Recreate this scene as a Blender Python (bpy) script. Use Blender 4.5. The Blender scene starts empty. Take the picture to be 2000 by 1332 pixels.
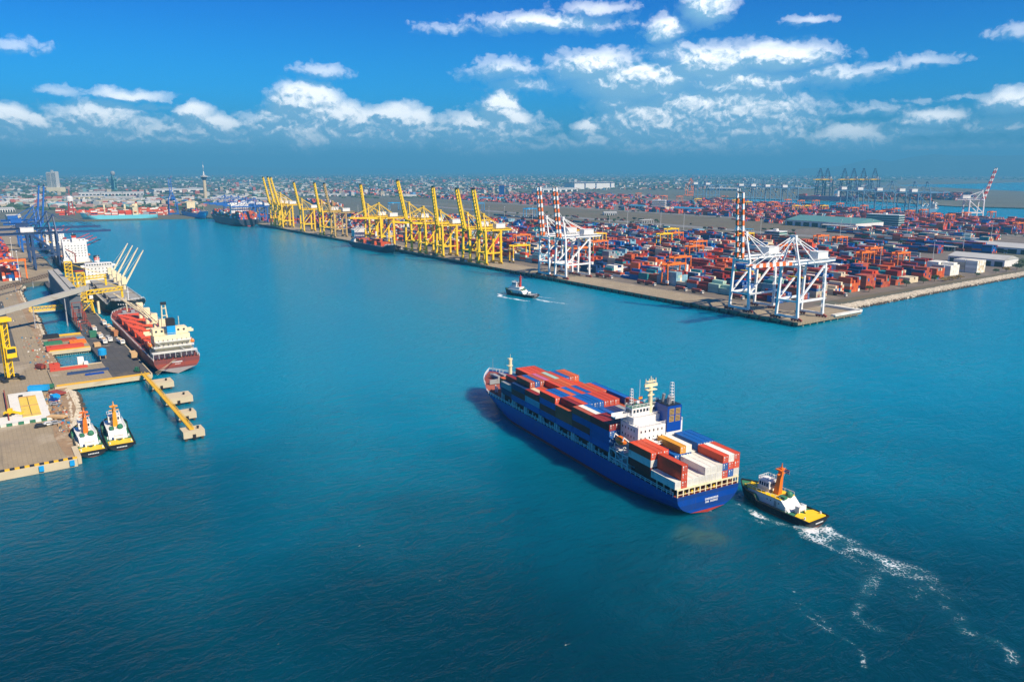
import bpy, bmesh, math, random
import numpy as np
from mathutils import Vector, Matrix
from mathutils.geometry import tessellate_polygon
C = bpy.context.scene.collection
SC = bpy.context.scene
R = math.radians
rnd = random.Random(7)
# The world frame is the quay's own: +X runs along the quay towards its outer corner (0,0), +Y runs inland, z = 0 is the water.
FW = Vector((-.82033, .57189, 0)); RT = Vector((.57189, .82033, 0))      # camera forward / right on the ground
CAM = Vector((324.4, -475.0, 110.0)); FPX = 1500.0; HZ = 332.0
PITCH = math.atan((666-HZ)/FPX)
# ---------------------------------------------------------------- camera
cam = bpy.data.objects.new('camera', bpy.data.cameras.new('camera')); C.objects.link(cam)
cam.data.sensor_width = 36; cam.data.lens = 27.0; cam.data.clip_start = 1; cam.data.clip_end = 120000
_f = (FW*math.cos(PITCH) + Vector((0,0,-math.sin(PITCH)))).normalized(); _u = RT.cross(_f)
cam.matrix_world = Matrix(((RT.x,_u.x,-_f.x,CAM.x),(RT.y,_u.y,-_f.y,CAM.y),(RT.z,_u.z,-_f.z,CAM.z),(0,0,0,1)))
SC.camera = cam
# ---------------------------------------------------------------- light
SUN_EL = R(43); SUN_H = Vector((.965, .262, 0)).normalized()
SUN = SUN_H*math.cos(SUN_EL) + Vector((0,0,math.sin(SUN_EL)))
sl = bpy.data.lights.new('sun', 'SUN'); sl.energy = 5.0; sl.angle = R(.5); sl.color = (1,.87,.68)
so = bpy.data.objects.new('sun', sl); C.objects.link(so); so.rotation_euler = SUN.to_track_quat('Z','Y').to_euler()
SC.view_settings.view_transform = 'Standard'; SC.view_settings.look = 'None'; SC.view_settings.exposure = 0.6; SC.view_settings.gamma = 1
cy = SC.cycles
cy.use_denoising = True; cy.denoising_input_passes = 'RGB_ALBEDO_NORMAL'; cy.denoising_prefilter = 'NONE'; cy.max_bounces = 5; cy.diffuse_bounces = 2; cy.glossy_bounces = 3; cy.transmission_bounces = 2; cy.volume_bounces = 0; cy.transparent_max_bounces = 6
cy.caustics_reflective = False; cy.caustics_refractive = False
# ---------------------------------------------------------------- sky with clouds, laid out by direction
class NT:
    def __init__(s, t): s.t = t; t.nodes.clear()
    def n(s, typ, **k):
        a = s.t.nodes.new(typ)
        for q, v in k.items():
            if q[0] == 'i' and q[1:].isdigit():
                if isinstance(v, bpy.types.NodeSocket): s.t.links.new(v, a.inputs[int(q[1:])])
                else: a.inputs[int(q[1:])].default_value = v
            else: setattr(a, q, v)
        return a
    def m(s, op, a, b=0.0, c=None, clamp=False):
        k = dict(operation=op, i0=a, i1=b, use_clamp=clamp)
        if c is not None: k['i2'] = c
        return s.n('ShaderNodeMath', **k).outputs[0]
    def vm(s, op, a, b=None, c=None, o=0):
        k = dict(operation=op, i0=a)
        if b is not None: k['i1'] = b
        if c is not None: k['i2'] = c
        return s.n('ShaderNodeVectorMath', **k).outputs[o]
    def mix(s, f, a, b, bt='MIX'):
        x = s.n('ShaderNodeMix', data_type='RGBA', blend_type=bt)
        for idx, v in ((0, f), (6, a), (7, b)):
            if isinstance(v, bpy.types.NodeSocket): s.t.links.new(v, x.inputs[idx])
            else: x.inputs[idx].default_value = v if idx == 0 else (*v, 1)[:4]
        return x.outputs[2]
    def noise(s, vec, scale, detail=4, rough=.55, dist=0, o=0):
        x = s.n('ShaderNodeTexNoise'); 
        if vec is not None: s.t.links.new(vec, x.inputs['Vector'])
        x.inputs['Scale'].default_value = scale; x.inputs['Detail'].default_value = detail; x.inputs['Roughness'].default_value = rough; x.inputs['Distortion'].default_value = dist
        return x.outputs[o]
    def ss(s, x, a, b):          # smoothstep
        return s.n('ShaderNodeMapRange', interpolation_type='SMOOTHSTEP', i0=x, i1=a, i2=b, i3=0.0, i4=1.0).outputs[0]
def sky_dir(u, v):               # direction of a picture point as (azimuth, elevation) * 1500
    x = (u-1000)/FPX; y = (v-666)/FPX
    Y = math.cos(PITCH)-y*math.sin(PITCH); Z = -math.sin(PITCH)-y*math.cos(PITCH)
    return math.atan2(x, Y)*1500, math.atan2(Z, math.hypot(x, Y))*1500
CLOUDS = [  # centre u, v, half width, half height, weight
 (18,232,38,22,1.2),(72,240,34,14,1.1),(190,232,75,28,.95),(230,252,120,22,.8),(378,222,34,17,1.1),(432,244,36,18,1.1),(350,250,60,16,.7),(535,232,34,18,1),
 (598,208,62,40,1.6),(650,225,70,28,1.2),(700,235,60,24,1.1),(772,226,54,20,1.15),(815,236,34,26,1.2),(978,214,34,32,1.6),(930,238,60,14,1.1),(1000,232,34,14,1.2),
 (300,268,340,30,.82),(700,262,260,36,.94),(945,256,112,36,1.05),(90,262,170,30,.85),(560,256,110,32,.92),(1250,285,260,24,.75),
 (250,186,62,9,.8),(115,176,34,6,.4),(22,92,44,10,.38),(632,138,44,11,.5),(290,208,30,6,.4),
 (985,138,70,20,.62),(1030,168,70,12,.5),(1070,46,130,16,.72),(1165,18,66,12,.55),(885,58,60,9,.36),
 (1165,132,88,30,.95),(1245,160,118,36,1.15),(1390,128,84,36,1.1),(1510,112,104,26,1.05),(1440,165,120,26,.9),(1300,60,36,22,.9),(1380,12,44,32,1.0),(1320,105,60,22,.55),
 (1205,198,54,30,.75),(1400,222,180,46,1.15),(1290,245,118,46,1.25),(1480,245,100,38,1.0),(1635,148,74,18,.66),(1720,134,60,9,.5),(1800,118,50,8,.46),
 (1660,270,84,22,1.05),(1820,230,54,18,.85),(1795,256,60,10,.7),(1985,200,48,20,.9),(1950,245,70,16,.5),(1552,262,36,18,.9),(1148,248,26,16,1.0),(1168,278,40,18,.9),(1065,290,60,14,.7),
 (1580,41,36,8,.5),(1840,192,50,4,.22),(1985,60,34,10,.36),(1500,292,440,14,.55),(420,298,520,12,.6),(1000,300,300,10,.5),(1700,215,50,10,.4)]
W = bpy.data.worlds.new('World'); SC.world = W; W.use_nodes = True
t = NT(W.node_tree)
gen = t.n('ShaderNodeTexCoord').outputs['Generated']
dF = t.vm('DOT_PRODUCT', gen, tuple(FW), o=1); dR = t.vm('DOT_PRODUCT', gen, tuple(RT), o=1)
dZ = t.n('ShaderNodeSeparateXYZ', i0=gen).outputs[2]
az = t.m('MULTIPLY', t.m('ARCTAN2', dR, dF), 1500.0); el = t.m('MULTIPLY', t.m('ARCSINE', dZ), 1500.0)
P0 = t.n('ShaderNodeCombineXYZ', i0=az, i1=el).outputs[0]
wn = t.noise(t.vm('MULTIPLY', P0, (.016,.024,.01)), 1.0, 4, .6, o=1)
P1 = t.vm('ADD', P0, t.vm('MULTIPLY', t.vm('SUBTRACT', wn, (.5,.5,.5)), (50,32,0)))
KR = 1.30
def chain(P, asym=True):
    acc = None; ey = t.n('ShaderNodeSeparateXYZ', i0=P).outputs[1]
    for (u, v, ru, rv, w) in CLOUDS:
        a, e = sky_dir(u, v); ru *= KR; rv *= KR
        if asym and v > 195 and w >= .95:      # heaped clouds: crisp rounded top, base fading downwards
            k1 = .5*(1/rv+1/(2.4*rv)); k2 = .5*(1/rv-1/(2.4*rv))
            ad = t.m('MULTIPLY', t.m('ABSOLUTE', t.m('SUBTRACT', ey, e)), k2)
            vv = t.vm('ADD', t.vm('MULTIPLY_ADD', P, (1/ru, k1, 0), (-a/ru, -e*k1, 0)), t.n('ShaderNodeCombineXYZ', i1=ad).outputs[0])
        else: vv = t.vm('MULTIPLY_ADD', P, (1/ru, 1/rv, 0), (-a/ru, -e/rv, 0))
        q = t.m('MULTIPLY_ADD', t.m('POWER', t.vm('LENGTH', vv, o=1), 1.7), -w, w)
        acc = q if acc is None else t.m('SMOOTH_MAX', acc, q, .10)
    return acc
def billow(P):
    n = t.noise(P, 1.0, 10, .60)
    x = t.n('ShaderNodeTexVoronoi', feature='F1', normalize=True); t.t.links.new(P, x.inputs['Vector']); x.inputs['Scale'].default_value = 1.25; x.inputs['Detail'].default_value = 4.0; x.inputs['Roughness'].default_value = .55
    return t.m('ADD', t.m('MULTIPLY', n, .50), t.m('MULTIPLY', t.m('SUBTRACT', .82, x.outputs['Distance']), .80))
ns = t.vm('MULTIPLY', P1, (.042,.050,.01))
n1 = billow(ns); n2 = billow(t.vm('ADD', ns, (.14,.40,0)))
E0 = chain(P1); E1 = chain(t.vm('ADD', P1, (8,16,0)), False)
D0 = t.m('MULTIPLY_ADD', t.m('SUBTRACT', n1, .57), 1.9, E0); D1 = t.m('MULTIPLY_ADD', t.m('SUBTRACT', n2, .57), 1.9, E1)
alpha = t.m('MULTIPLY', t.m('MULTIPLY', t.ss(D0, .06, .48), t.m('MULTIPLY_ADD', t.ss(E0, .12, .95), .72, .26)), t.ss(el, 4.0, 46.0))
lit = t.ss(t.m('SUBTRACT', D0, D1), -.10, .62)
cl = t.mix(lit, (3.0,6.2,9.2), (18.0,18.0,17.8))
cl = t.mix(t.m('MULTIPLY', t.ss(el, 88.0, 22.0), .62), cl, (2.6,5.8,8.4))
sky = t.n('ShaderNodeTexSky', sky_type='NISHITA', sun_disc=False, sun_elevation=SUN_EL, sun_rotation=math.atan2(SUN_H.x, SUN_H.y), altitude=100, air_density=1.0, dust_density=.6, ozone_density=3.0).outputs[0]
tint = t.mix(t.ss(el, 0.0, 150.0), (.07,.46,.92), (.030,.72,1.46))
tint = t.mix(t.ss(el, 150.0, 380.0), tint, (.020,.47,1.36))
hs = t.mix(1.0, sky, tint, 'MULTIPLY')
col = t.mix(alpha, hs, cl)
bg = t.n('ShaderNodeBackground', i0=col, i1=.061)
t.t.links.new(bg.outputs[0], t.n('ShaderNodeOutputWorld').inputs[0])
# ---------------------------------------------------------------- helpers
def at(u, v, z=0.0):             # ground point seen at a picture point
    x = (u-1000)/FPX; y = (v-666)/FPX
    Y = math.cos(PITCH)-y*math.sin(PITCH); Z = -math.sin(PITCH)-y*math.cos(PITCH)
    k = (z-CAM.z)/Z; p = CAM + RT*(x*k) + FW*(Y*k)
    return Vector((p.x, p.y, z))
def put(o, parent):
    C.objects.link(o)
    if parent is not None: o.parent = parent
    return o
def tag(o, label=None, cat=None, group=None, kind=None):
    if label: o['label'] = label
    if cat: o['category'] = cat
    if group: o['group'] = group
    if kind: o['kind'] = kind
    return o
def thing(name, label, cat, loc=(0,0,0), rz=0.0, group=None):
    o = bpy.data.objects.new(name, None); C.objects.link(o); o.empty_display_size = 1
    o.location = loc; o.rotation_euler = (0,0,rz)
    return tag(o, label, cat, group)
def copy_tree(o, loc=None, rz=None, label=None, parent=None):
    c = o.copy(); C.objects.link(c); c.parent = parent
    if parent is None:
        if loc is not None: c.location = loc
        if rz is not None: c.rotation_euler = (0,0,rz)
        if label: c['label'] = label
    for ch in list(o.children): copy_tree(ch, parent=c)
    return c
class MB:
    def __init__(s): s.v = []; s.f = []; s.m = []; s.c = None; s.cut = []
    def add(s, vs, fs, m=0):
        o = len(s.v); s.cut.append((o, len(s.f))); s.v += [tuple(q) for q in vs]; s.f += [tuple(i+o for i in f) for f in fs]; s.m += [m]*len(fs); return s
    def box(s, x0, x1, y0, y1, z0, z1, m=0, bottom=True):
        fs = [(4,5,6,7),(0,1,5,4),(1,2,6,5),(2,3,7,6),(3,0,4,7)] + ([(3,2,1,0)] if bottom else [])
        return s.add([(x0,y0,z0),(x1,y0,z0),(x1,y1,z0),(x0,y1,z0),(x0,y0,z1),(x1,y0,z1),(x1,y1,z1),(x0,y1,z1)], fs, m)
    def beam(s, p, q, w, h=None, m=0, w2=None, h2=None):
        p = Vector(p); q = Vector(q); h = h or w; w2 = w2 or w; h2 = h2 or (h if w2 == w else w2)
        d = (q-p).normalized(); a = d.cross(Vector((0,0,1)))
        a = Vector((1,0,0)) if a.length < .02 else a.normalized(); b = a.cross(d)
        vs = [p-a*w/2-b*h/2, p+a*w/2-b*h/2, p+a*w/2+b*h/2, p-a*w/2+b*h/2, q-a*w2/2-b*h2/2, q+a*w2/2-b*h2/2, q+a*w2/2+b*h2/2, q-a*w2/2+b*h2/2]
        return s.add(vs, [(0,1,2,3),(7,6,5,4),(4,5,1,0),(5,6,2,1),(6,7,3,2),(7,4,0,3)], m)
    def cyl(s, p, q, r0, r1=None, n=8, m=0):
        p = Vector(p); q = Vector(q); r1 = r0 if r1 is None else r1
        d = (q-p).normalized(); a = d.cross(Vector((0,0,1))); a = Vector((1,0,0)) if a.length < .02 else a.normalized(); b = d.cross(a)
        vs = []
        for (c, r) in ((p, r0), (q, r1)):
            for k in range(n):
                g = 2*math.pi*k/n; vs.append(c + a*math.cos(g)*r + b*math.sin(g)*r)
        fs = [(k, (k+1) % n, n+(k+1) % n, n+k) for k in range(n)] + [tuple(range(n-1,-1,-1)), tuple(range(n, 2*n))]
        return s.add(vs, fs, m)
    def sph(s, c, rx, ry=None, rz=None, n=8, k=5, m=0):
        ry = ry or rx; rz = rz or rx; vs = []; fs = []
        for i in range(k+1):
            th = math.pi*i/k
            for j in range(n):
                g = 2*math.pi*j/n; vs.append((c[0]+rx*math.sin(th)*math.cos(g), c[1]+ry*math.sin(th)*math.sin(g), c[2]+rz*math.cos(th)))
        for i in range(k):
            for j in range(n): fs.append((i*n+j, (i+1)*n+j, (i+1)*n+(j+1) % n, i*n+(j+1) % n))
        return s.add(vs, fs, m)
    def prism(s, pts, z0, z1, m=0, bottom=True):
        n = len(pts); area = sum(pts[i][0]*pts[(i+1) % n][1]-pts[(i+1) % n][0]*pts[i][1] for i in range(n))
        if area < 0: pts = pts[::-1]
        vs = [(p[0],p[1],z0) for p in pts] + [(p[0],p[1],z1) for p in pts]
        fs = [(k, (k+1) % n, n+(k+1) % n, n+k) for k in range(n)] + [tuple(range(n,2*n))] + ([tuple(range(n-1,-1,-1))] if bottom else [])
        return s.add(vs, fs, m)
    def prof(s, pts, y0, y1, m=0):       # x,z outline pushed along y
        n = len(pts); vs = [(p[0],y0,p[1]) for p in pts] + [(p[0],y1,p[1]) for p in pts]
        area = sum(pts[i][0]*pts[(i+1) % n][1]-pts[(i+1) % n][0]*pts[i][1] for i in range(n))
        fs = [(k, (k+1) % n, n+(k+1) % n, n+k) for k in range(n)] + [tuple(range(n-1,-1,-1)), tuple(range(n,2*n))]
        return s.add(vs, fs if area < 0 else [f[::-1] for f in fs], m)
    def gable(s, x0, x1, y0, y1, z0, z1, m=0):   # roof with ridge along x, slightly thick
        ym = (y0+y1)/2; vs = [(x0,y0,z0),(x0,ym,z1),(x0,y1,z0),(x1,y0,z0),(x1,ym,z1),(x1,y1,z0)]
        return s.add(vs, [(0,3,4,1),(1,4,5,2),(2,1,0),(3,5,4),(0,2,5,3)], m)
    def mesh(s, name, mats):
        me = bpy.data.meshes.new(name); me.from_pydata(s.v, [], s.f)
        for q in (mats if isinstance(mats, (list, tuple)) else [mats]): me.materials.append(q)
        me.polygons.foreach_set('material_index', s.m)
        if s.c is not None:
            ca = me.attributes.new('Col', 'FLOAT_COLOR', 'FACE')
            ca.data.foreach_set('color', np.array(s.c, dtype=np.float32).ravel())
        me.update(); return me
    def build(s, name, mats, parent=None, label=None, loc=None):
        o = bpy.data.objects.new(name, s.mesh(name, mats)); put(o, parent)
        if loc is not None: o.location = loc
        if label: o['label'] = label
        return o
    def split(s, name, mats, parent=None, per=1):   # every added piece becomes an object of its own
        out = []; cuts = s.cut[::per]+[(len(s.v), len(s.f))]
        for (v0, f0), (v1, f1) in zip(cuts[:-1], cuts[1:]):
            b = MB(); b.v = s.v[v0:v1]; b.f = [tuple(i-v0 for i in f) for f in s.f[f0:f1]]; b.m = s.m[f0:f1]; out.append(b.build(name, mats, parent))
        return out
    def box_c(s, x0, x1, y0, y1, z0, z1, col):
        if s.c is None: s.c = []
        s.box(x0, x1, y0, y1, z0, z1, bottom=False); s.c += [(*col, 1)]*5
ORD = ['first','second','third','fourth','fifth','sixth','seventh','eighth','ninth','tenth','eleventh','twelfth','thirteenth','fourteenth','fifteenth','sixteenth','seventeenth','eighteenth','nineteenth','twentieth']
# ---------------------------------------------------------------- materials
def mat(name, rgb, rough=.55, var=.18, sc=.35, dirt=None, dsc=.12, bump=0.0, metal=0.0, mode=None, spec=.4, streak=None, joint=None):
    m = bpy.data.materials.new(name); m.use_nodes = True; t = NT(m.node_tree)
    tc = t.n('ShaderNodeTexCoord').outputs['Object']
    if mode == 'obj': base = t.n('ShaderNodeObjectInfo').outputs['Color']
    elif mode == 'attr': base = t.n('ShaderNodeAttribute', attribute_name='Col').outputs['Color']
    else: base = (*rgb, 1)
    k = t.m('MULTIPLY_ADD', t.noise(tc, sc, 5, .6), 2*var, 1-var)
    kc = t.n('ShaderNodeCombineColor', i0=k, i1=k, i2=k).outputs[0]
    b = t.mix(1.0, base if isinstance(base, bpy.types.NodeSocket) else base[:3], kc, 'MULTIPLY')
    if dirt:
        f = t.ss(t.noise(tc, dsc, 6, .62, .4), .54, .72)
        b = t.mix(t.m('MULTIPLY', f, dirt[3]), b, dirt[:3])
    p = t.n('ShaderNodeBsdfPrincipled')
    p.inputs['Roughness'].default_value = rough; p.inputs['Metallic'].default_value = metal; p.inputs['Specular IOR Level'].default_value = spec
    if streak:                        # rain-washed rust and chalk running down the plates, and plate seams
        sv = t.vm('MULTIPLY', tc, (.9,.9,.05)); f = t.m('MULTIPLY', t.ss(t.noise(sv, 1.0, 5, .6), .56, .74), streak[3]); b = t.mix(f, b, streak[:3])
    if streak and 'hull' in name:
        wv = t.n('ShaderNodeTexBrick'); t.t.links.new(t.n('ShaderNodeMapping', i0=t.n('ShaderNodeCombineXYZ', i0=t.n('ShaderNodeSeparateXYZ', i0=tc).outputs[0], i1=t.n('ShaderNodeSeparateXYZ', i0=tc).outputs[2]).outputs[0]).outputs[0], wv.inputs['Vector']); wv.inputs['Scale'].default_value = .12; wv.inputs['Mortar Size'].default_value = .006; b = t.mix(t.m('MULTIPLY', wv.outputs['Fac'], .35), b, (.02,.03,.05))
    if joint:                         # slab joints, patches and long wheel marks
        wv = t.n('ShaderNodeTexBrick'); t.t.links.new(tc, wv.inputs['Vector']); wv.inputs['Scale'].default_value = joint; wv.inputs['Mortar Size'].default_value = .012; wv.inputs['Color1'].default_value = (.95,.95,.95,1); wv.inputs['Color2'].default_value = (1.04,1.04,1.04,1); wv.inputs['Mortar'].default_value = (.80,.79,.77,1)
        b = t.mix(1.0, b, wv.outputs['Color'], 'MULTIPLY')
        wheel = t.ss(t.noise(t.vm('MULTIPLY', tc, (.02,.55,.02)), 1.0, 4, .65, .6), .55, .72); b = t.mix(t.m('MULTIPLY', wheel, .30), b, (.06,.055,.05))
        st = t.ss(t.noise(tc, .16, 6, .7, .8), .58, .74); b = t.mix(t.m('MULTIPLY', st, .34), b, (.07,.06,.05))
        pl = t.ss(t.noise(tc, .05, 5, .65, .5), .55, .75); b = t.mix(t.m('MULTIPLY', pl, .45), b, (.52,.45,.34))
    if bump:
        bn = t.n('ShaderNodeBump'); bn.inputs['Strength'].default_value = bump; bn.inputs['Distance'].default_value = .3
        t.t.links.new(t.noise(tc, sc*3, 4), bn.inputs['Height']); t.t.links.new(bn.outputs[0], p.inputs['Normal'])
    t.t.links.new(b, p.inputs['Base Color']); t.t.links.new(p.outputs[0], t.n('ShaderNodeOutputMaterial').inputs[0])
    return m
RUST = (.14,.06,.03,.5)
white = mat('white_paint', (.74,.73,.69), .4, .10, .5, (.45,.36,.25,.35), .25)
cream = mat('cream_paint', (.80,.68,.42), .5, .12, .5, (.35,.2,.1,.35), .3)
yellow = mat('yellow_paint', (.85,.54,.005), .45, .14, .3, (.35,.18,.03,.35), .15)
dusty = mat('faded_tan_paint', (.45,.30,.10), .6, .2, .3)
orange = mat('orange_paint', (.78,.18,.012), .45, .14, .3)
redp = mat('red_paint', (.55,.045,.02), .45, .15, .3)
blackp = mat('black_paint', (.018,.020,.024), .5, .25, .4)
dark = mat('dark_opening', (.012,.014,.018), .3, .2)
glass = mat('window_glass', (.02,.035,.05), .08, .1, spec=.8)
steel = mat('grey_steel', (.30,.31,.32), .5, .2, .4, RUST, .3)
navy = mat('navy_crane_paint', (.025,.055,.14), .5, .2, .3)
blueC = mat('blue_crane_paint', (.012,.11,.40), .5, .15, .3)
cyanC = mat('bright_blue_paint', (.01,.30,.62), .5, .15, .3)
greyblue = mat('grey_blue_crane_paint', (.10,.22,.34), .5, .15, .3)
greenp = mat('green_deck_paint', (.03,.17,.09), .6, .25, .5, RUST, .3)
rubber = mat('black_rubber', (.012,.012,.013), .8, .3, 1.0)
concrete = mat('quay_concrete', (.315,.25,.155), .85, .16, .06, (.20,.16,.12,.6), .03, .2, joint=.16)
conclight = mat('pale_concrete', (.54,.45,.29), .85, .14, .2, (.30,.24,.16,.6), .08, .2)
concwhite = mat('white_concrete', (.70,.68,.60), .8, .10, .2, (.4,.36,.28,.5), .1)
asphalt = mat('wharf_asphalt', (.075,.072,.070), .9, .28, .08, (.17,.14,.10,.6), .045, .2, joint=.08)
yard = mat('yard_paving', (.16,.13,.10), .9, .2, .03, (.27,.22,.16,.6), .015, .1, joint=.05)
roadm = mat('road_asphalt', (.20,.19,.175), .9, .14, .05)
wasteland = mat('dry_ground', (.13,.105,.06), .95, .35, .02, (.06,.075,.03,.8), .012)
galv = mat('gallery_sheeting', (.40,.38,.32), .6, .12, .1, (.25,.20,.14,.5), .2)
galvside = mat('gallery_side_sheeting', (.12,.135,.15), .7, .12, .1)
roofteal = mat('teal_roof', (.10,.25,.24), .6, .12, .06)
roofcyan = mat('blue_roof', (.02,.24,.42), .6, .12, .06)
roofgrey = mat('pale_roof', (.46,.46,.43), .7, .12, .06, (.3,.26,.2,.5), .05)
rock = mat('revetment_rock', (.48,.42,.32), .95, .40, .5, (.66,.61,.50,.7), .3, .6)
rockdark = mat('wet_rock', (.075,.055,.035), .7, .4, .6)
foliage = mat('foliage', (.050,.085,.024), .9, .5, .6)
drygrass = mat('dry_shrub', (.30,.20,.06), .95, .4, .6)
bark = mat('bark', (.10,.07,.045), .9)
hullblue = mat('blue_hull_paint', (.0015,.052,.30), .35, .10, .12, (.012,.05,.16,.35), .1, streak=(.10,.10,.12,.30))
hullred = mat('red_antifouling', (.34,.035,.025), .6, .2, .3)
hullrust = mat('rust_red_hull', (.30,.055,.030), .55, .2, .12, (.12,.06,.05,.5), .08, streak=(.10,.05,.04,.6))
hullgrey = mat('grey_boot_topping', (.30,.26,.24), .7, .2, .2, RUST, .15)
hullnavy = mat('dark_navy_hull', (.022,.035,.060), .5, .2, .15, streak=(.12,.07,.05,.4))
hullpale = mat('pale_turquoise_hull', (.16,.58,.66), .5, .1, .1)
hullpurple = mat('purple_hull', (.20,.07,.16), .6, .15, .05)
deckred = mat('red_deck_paint', (.22,.05,.035), .7, .25, .4, RUST, .3)
hatchor = mat('orange_hatch_paint', (.66,.085,.025), .5, .12, .25, (.35,.08,.04,.4), .2)
hatchgrey = mat('grey_hatch_paint', (.27,.25,.21), .7, .25, .3, (.22,.10,.05,.5), .2)
boxobj = mat('container_paint', (1,1,1), .5, .16, .5, (.10,.05,.035,.35), .35, mode='obj', spec=.25, streak=(.10,.06,.045,.35))
boxattr = mat('container_paint_far', (1,1,1), .55, .16, .15, mode='attr', spec=.2)
townattr = mat('town_paint', (1,1,1), .8, .12, .05, mode='attr')
PAL = {'red':(.64,.072,.020),'maroon':(.29,.026,.018),'brown':(.44,.095,.040),'orange':(.60,.115,.024),'blue':(.008,.11,.38),'navy':(.012,.040,.13),'pale blue':(.22,.40,.48),
       'white':(.84,.81,.70),'cream':(.68,.57,.38),'grey':(.30,.32,.33),'pink':(.62,.16,.30),'mint':(.42,.62,.50),'teal':(.03,.22,.24),'green':(.03,.17,.07),'yellow':(.66,.30,.02)}
# ---------------------------------------------------------------- water
def lines(lo, hi, fine):         # grid lines: coarse far away, fine inside the given spans
    s = set()
    for a, b, st in fine:
        x = a
        while x < b: s.add(round(x, 2)); x += st
        s.add(b)
    base = sorted(s); a, b = base[0], base[-1]
    st = 40.0
    while a > lo: a -= st; s.add(max(a, lo)); st *= 1.35
    st = 40.0
    while b < hi: b += st; s.add(min(b, hi)); st *= 1.35
    out = sorted(s); res = [out[0]]
    for x in out[1:]:
        while x-res[-1] > 400 and abs(x) < 3000: res.append(res[-1]+300)
        if x-res[-1] > .3: res.append(x)
    return res
gx = lines(-46000, 46000, [(-256,-100,1.6),(150,345,1.2)]); gy = lines(-46000, 46000, [(-440,-245,1.2),(-112,-40,1.6)])
X, Y = np.meshgrid(np.array(gx), np.array(gy)); nx, ny = len(gx), len(gy)
foam = np.zeros_like(X); silt = np.zeros_like(X)
X0, Y0 = X, Y                     # wakes wander: bend the distance field a little
X = X0+1.7*np.sin(Y0*.17+1.3*np.sin(X0*.08))+1.0*np.sin(X0*.41+Y0*.33); Y = Y0+1.7*np.sin(X0*.15+1.1*np.sin(Y0*.09))+.9*np.sin(Y0*.44-X0*.29)
def seg(acc, pts, w0, w1, i0, i1, zpx=True):
    p = [at(*q).xy for q in pts] if zpx else [Vector(q) for q in pts]
    n = len(p)-1
    for k in range(n):
        a, b = p[k], p[k+1]; d = b-a; L2 = max(d.length_squared, 1e-6)
        tt = np.clip(((X-a.x)*d.x+(Y-a.y)*d.y)/L2, 0, 1); g = (k+tt)/n
        dist = np.hypot(X-(a.x+tt*d.x), Y-(a.y+tt*d.y)); w = w0+(w1-w0)*g; I = i0+(i1-i0)*g
        np.maximum(acc, I*np.exp(-(dist/w)**2), out=acc)
seg(foam, [(1432,978),(1480,1000),(1540,1028),(1562,1036)], 1.0, 1.7, .95, 1.0)
seg(foam, [(1505,1016),(1545,1034)], 1.2, 1.4, 1.0, 1.0)
seg(foam, [(1570,1034),(1602,1032)], 3.4, 3.4, 1.5, 1.4)
seg(foam, [(1568,1040),(1590,1052),(1615,1044)], 4.0, 3.6, .95, .85)
seg(foam, [(1602,1036),(1650,1058),(1710,1084),(1748,1108),(1790,1130),(1830,1170)], 4.2, 7.0, .80, .46)
seg(foam, [(1598,1040),(1625,1070),(1655,1080),(1690,1096)], 3.0, 3.2, .66, .45)
seg(foam, [(1730,1090),(1748,1110)], 1.6, 1.6, .8, .85)
seg(foam, [(1715,1126),(1700,1150),(1682,1172),(1664,1198),(1690,1222),(1760,1244)], 2.6, 2.4, .62, .40)
seg(foam, [(1830,1170),(1870,1210),(1888,1240),(1950,1250),(1990,1290)], 3.0, 2.4, .46, .6)
seg(foam, [(1590,1040),(1700,1100),(1800,1180),(1900,1270)], 9, 18, .34, .22)
seg(foam, [(1376,994),(1405,1005),(1436,1016)], .8, .6, 1.0, .6)
seg(foam, [(1455,1060),(1500,1100),(1545,1152),(1580,1196),(1620,1228),(1655,1262),(1700,1310)], .55, .9, .42, .62)
seg(foam, [(1480,1082),(1560,1160),(1600,1190),(1645,1250)], .5, .6, .36, .46)
seg(foam, [(1450,1000),(1500,1022)], 3.0, 3.0, .42, .40)
seg(foam, [(975,574),(984,580),(1000,584)], 1.5, 1.2, 1.9, 1.5)
seg(foam, [(986,581),(1012,586),(1034,588)], 1.7, 1.3, 2.0, 1.5)
seg(foam, [(1044,584),(1070,588),(1105,595)], 2.0, 3.0, 2.0, .6)
seg(foam, [(1047,580),(1085,583)], 1.4, 2.0, 1.4, .6)
seg(silt, [(1345,1040),(1385,1045),(1412,1052)], 6.0, 4.4, .95, 1.0)
seg(silt, [(1375,1010),(1400,1035)], 2.6, 4, .55, .7)
seg(silt, [(60,1010),(120,1000),(190,1012)], 12, 12, .30, .25)
seg(silt, [(540,455),(700,500),(1000,555),(1200,600)], 40, 34, .22, .30)
X, Y = X0, Y0
verts = np.stack([X, Y, np.zeros_like(X)], -1).reshape(-1, 3)
ii = (np.arange(ny-1)[:,None]*nx+np.arange(nx-1)[None,:]).ravel()
faces = np.stack([ii, ii+1, ii+nx+1, ii+nx], -1)
me = bpy.data.meshes.new('water'); me.from_pydata(verts.tolist(), [], faces.tolist())
for nm, arr in (('foam', foam), ('silt', silt)):
    a = me.attributes.new(nm, 'FLOAT', 'POINT'); a.data.foreach_set('value', arr.astype(np.float32).ravel())
wm = bpy.data.materials.new('sea_water'); wm.use_nodes = True; t = NT(wm.node_tree)
tc = t.n('ShaderNodeTexCoord').outputs['Object']
rot = t.n('ShaderNodeMapping', i0=tc, i2=(0,0,R(25)), i3=(1,.55,1)).outputs[0]
wv1 = t.noise(rot, .16, 4, .62, .6); wv2 = t.noise(rot, .55, 3, .6, .3); wv3 = t.noise(tc, .012, 3, .5)
hgt = t.m('ADD', t.m('MULTIPLY', wv1, 1.0), t.m('MULTIPLY', wv2, .34))
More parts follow.
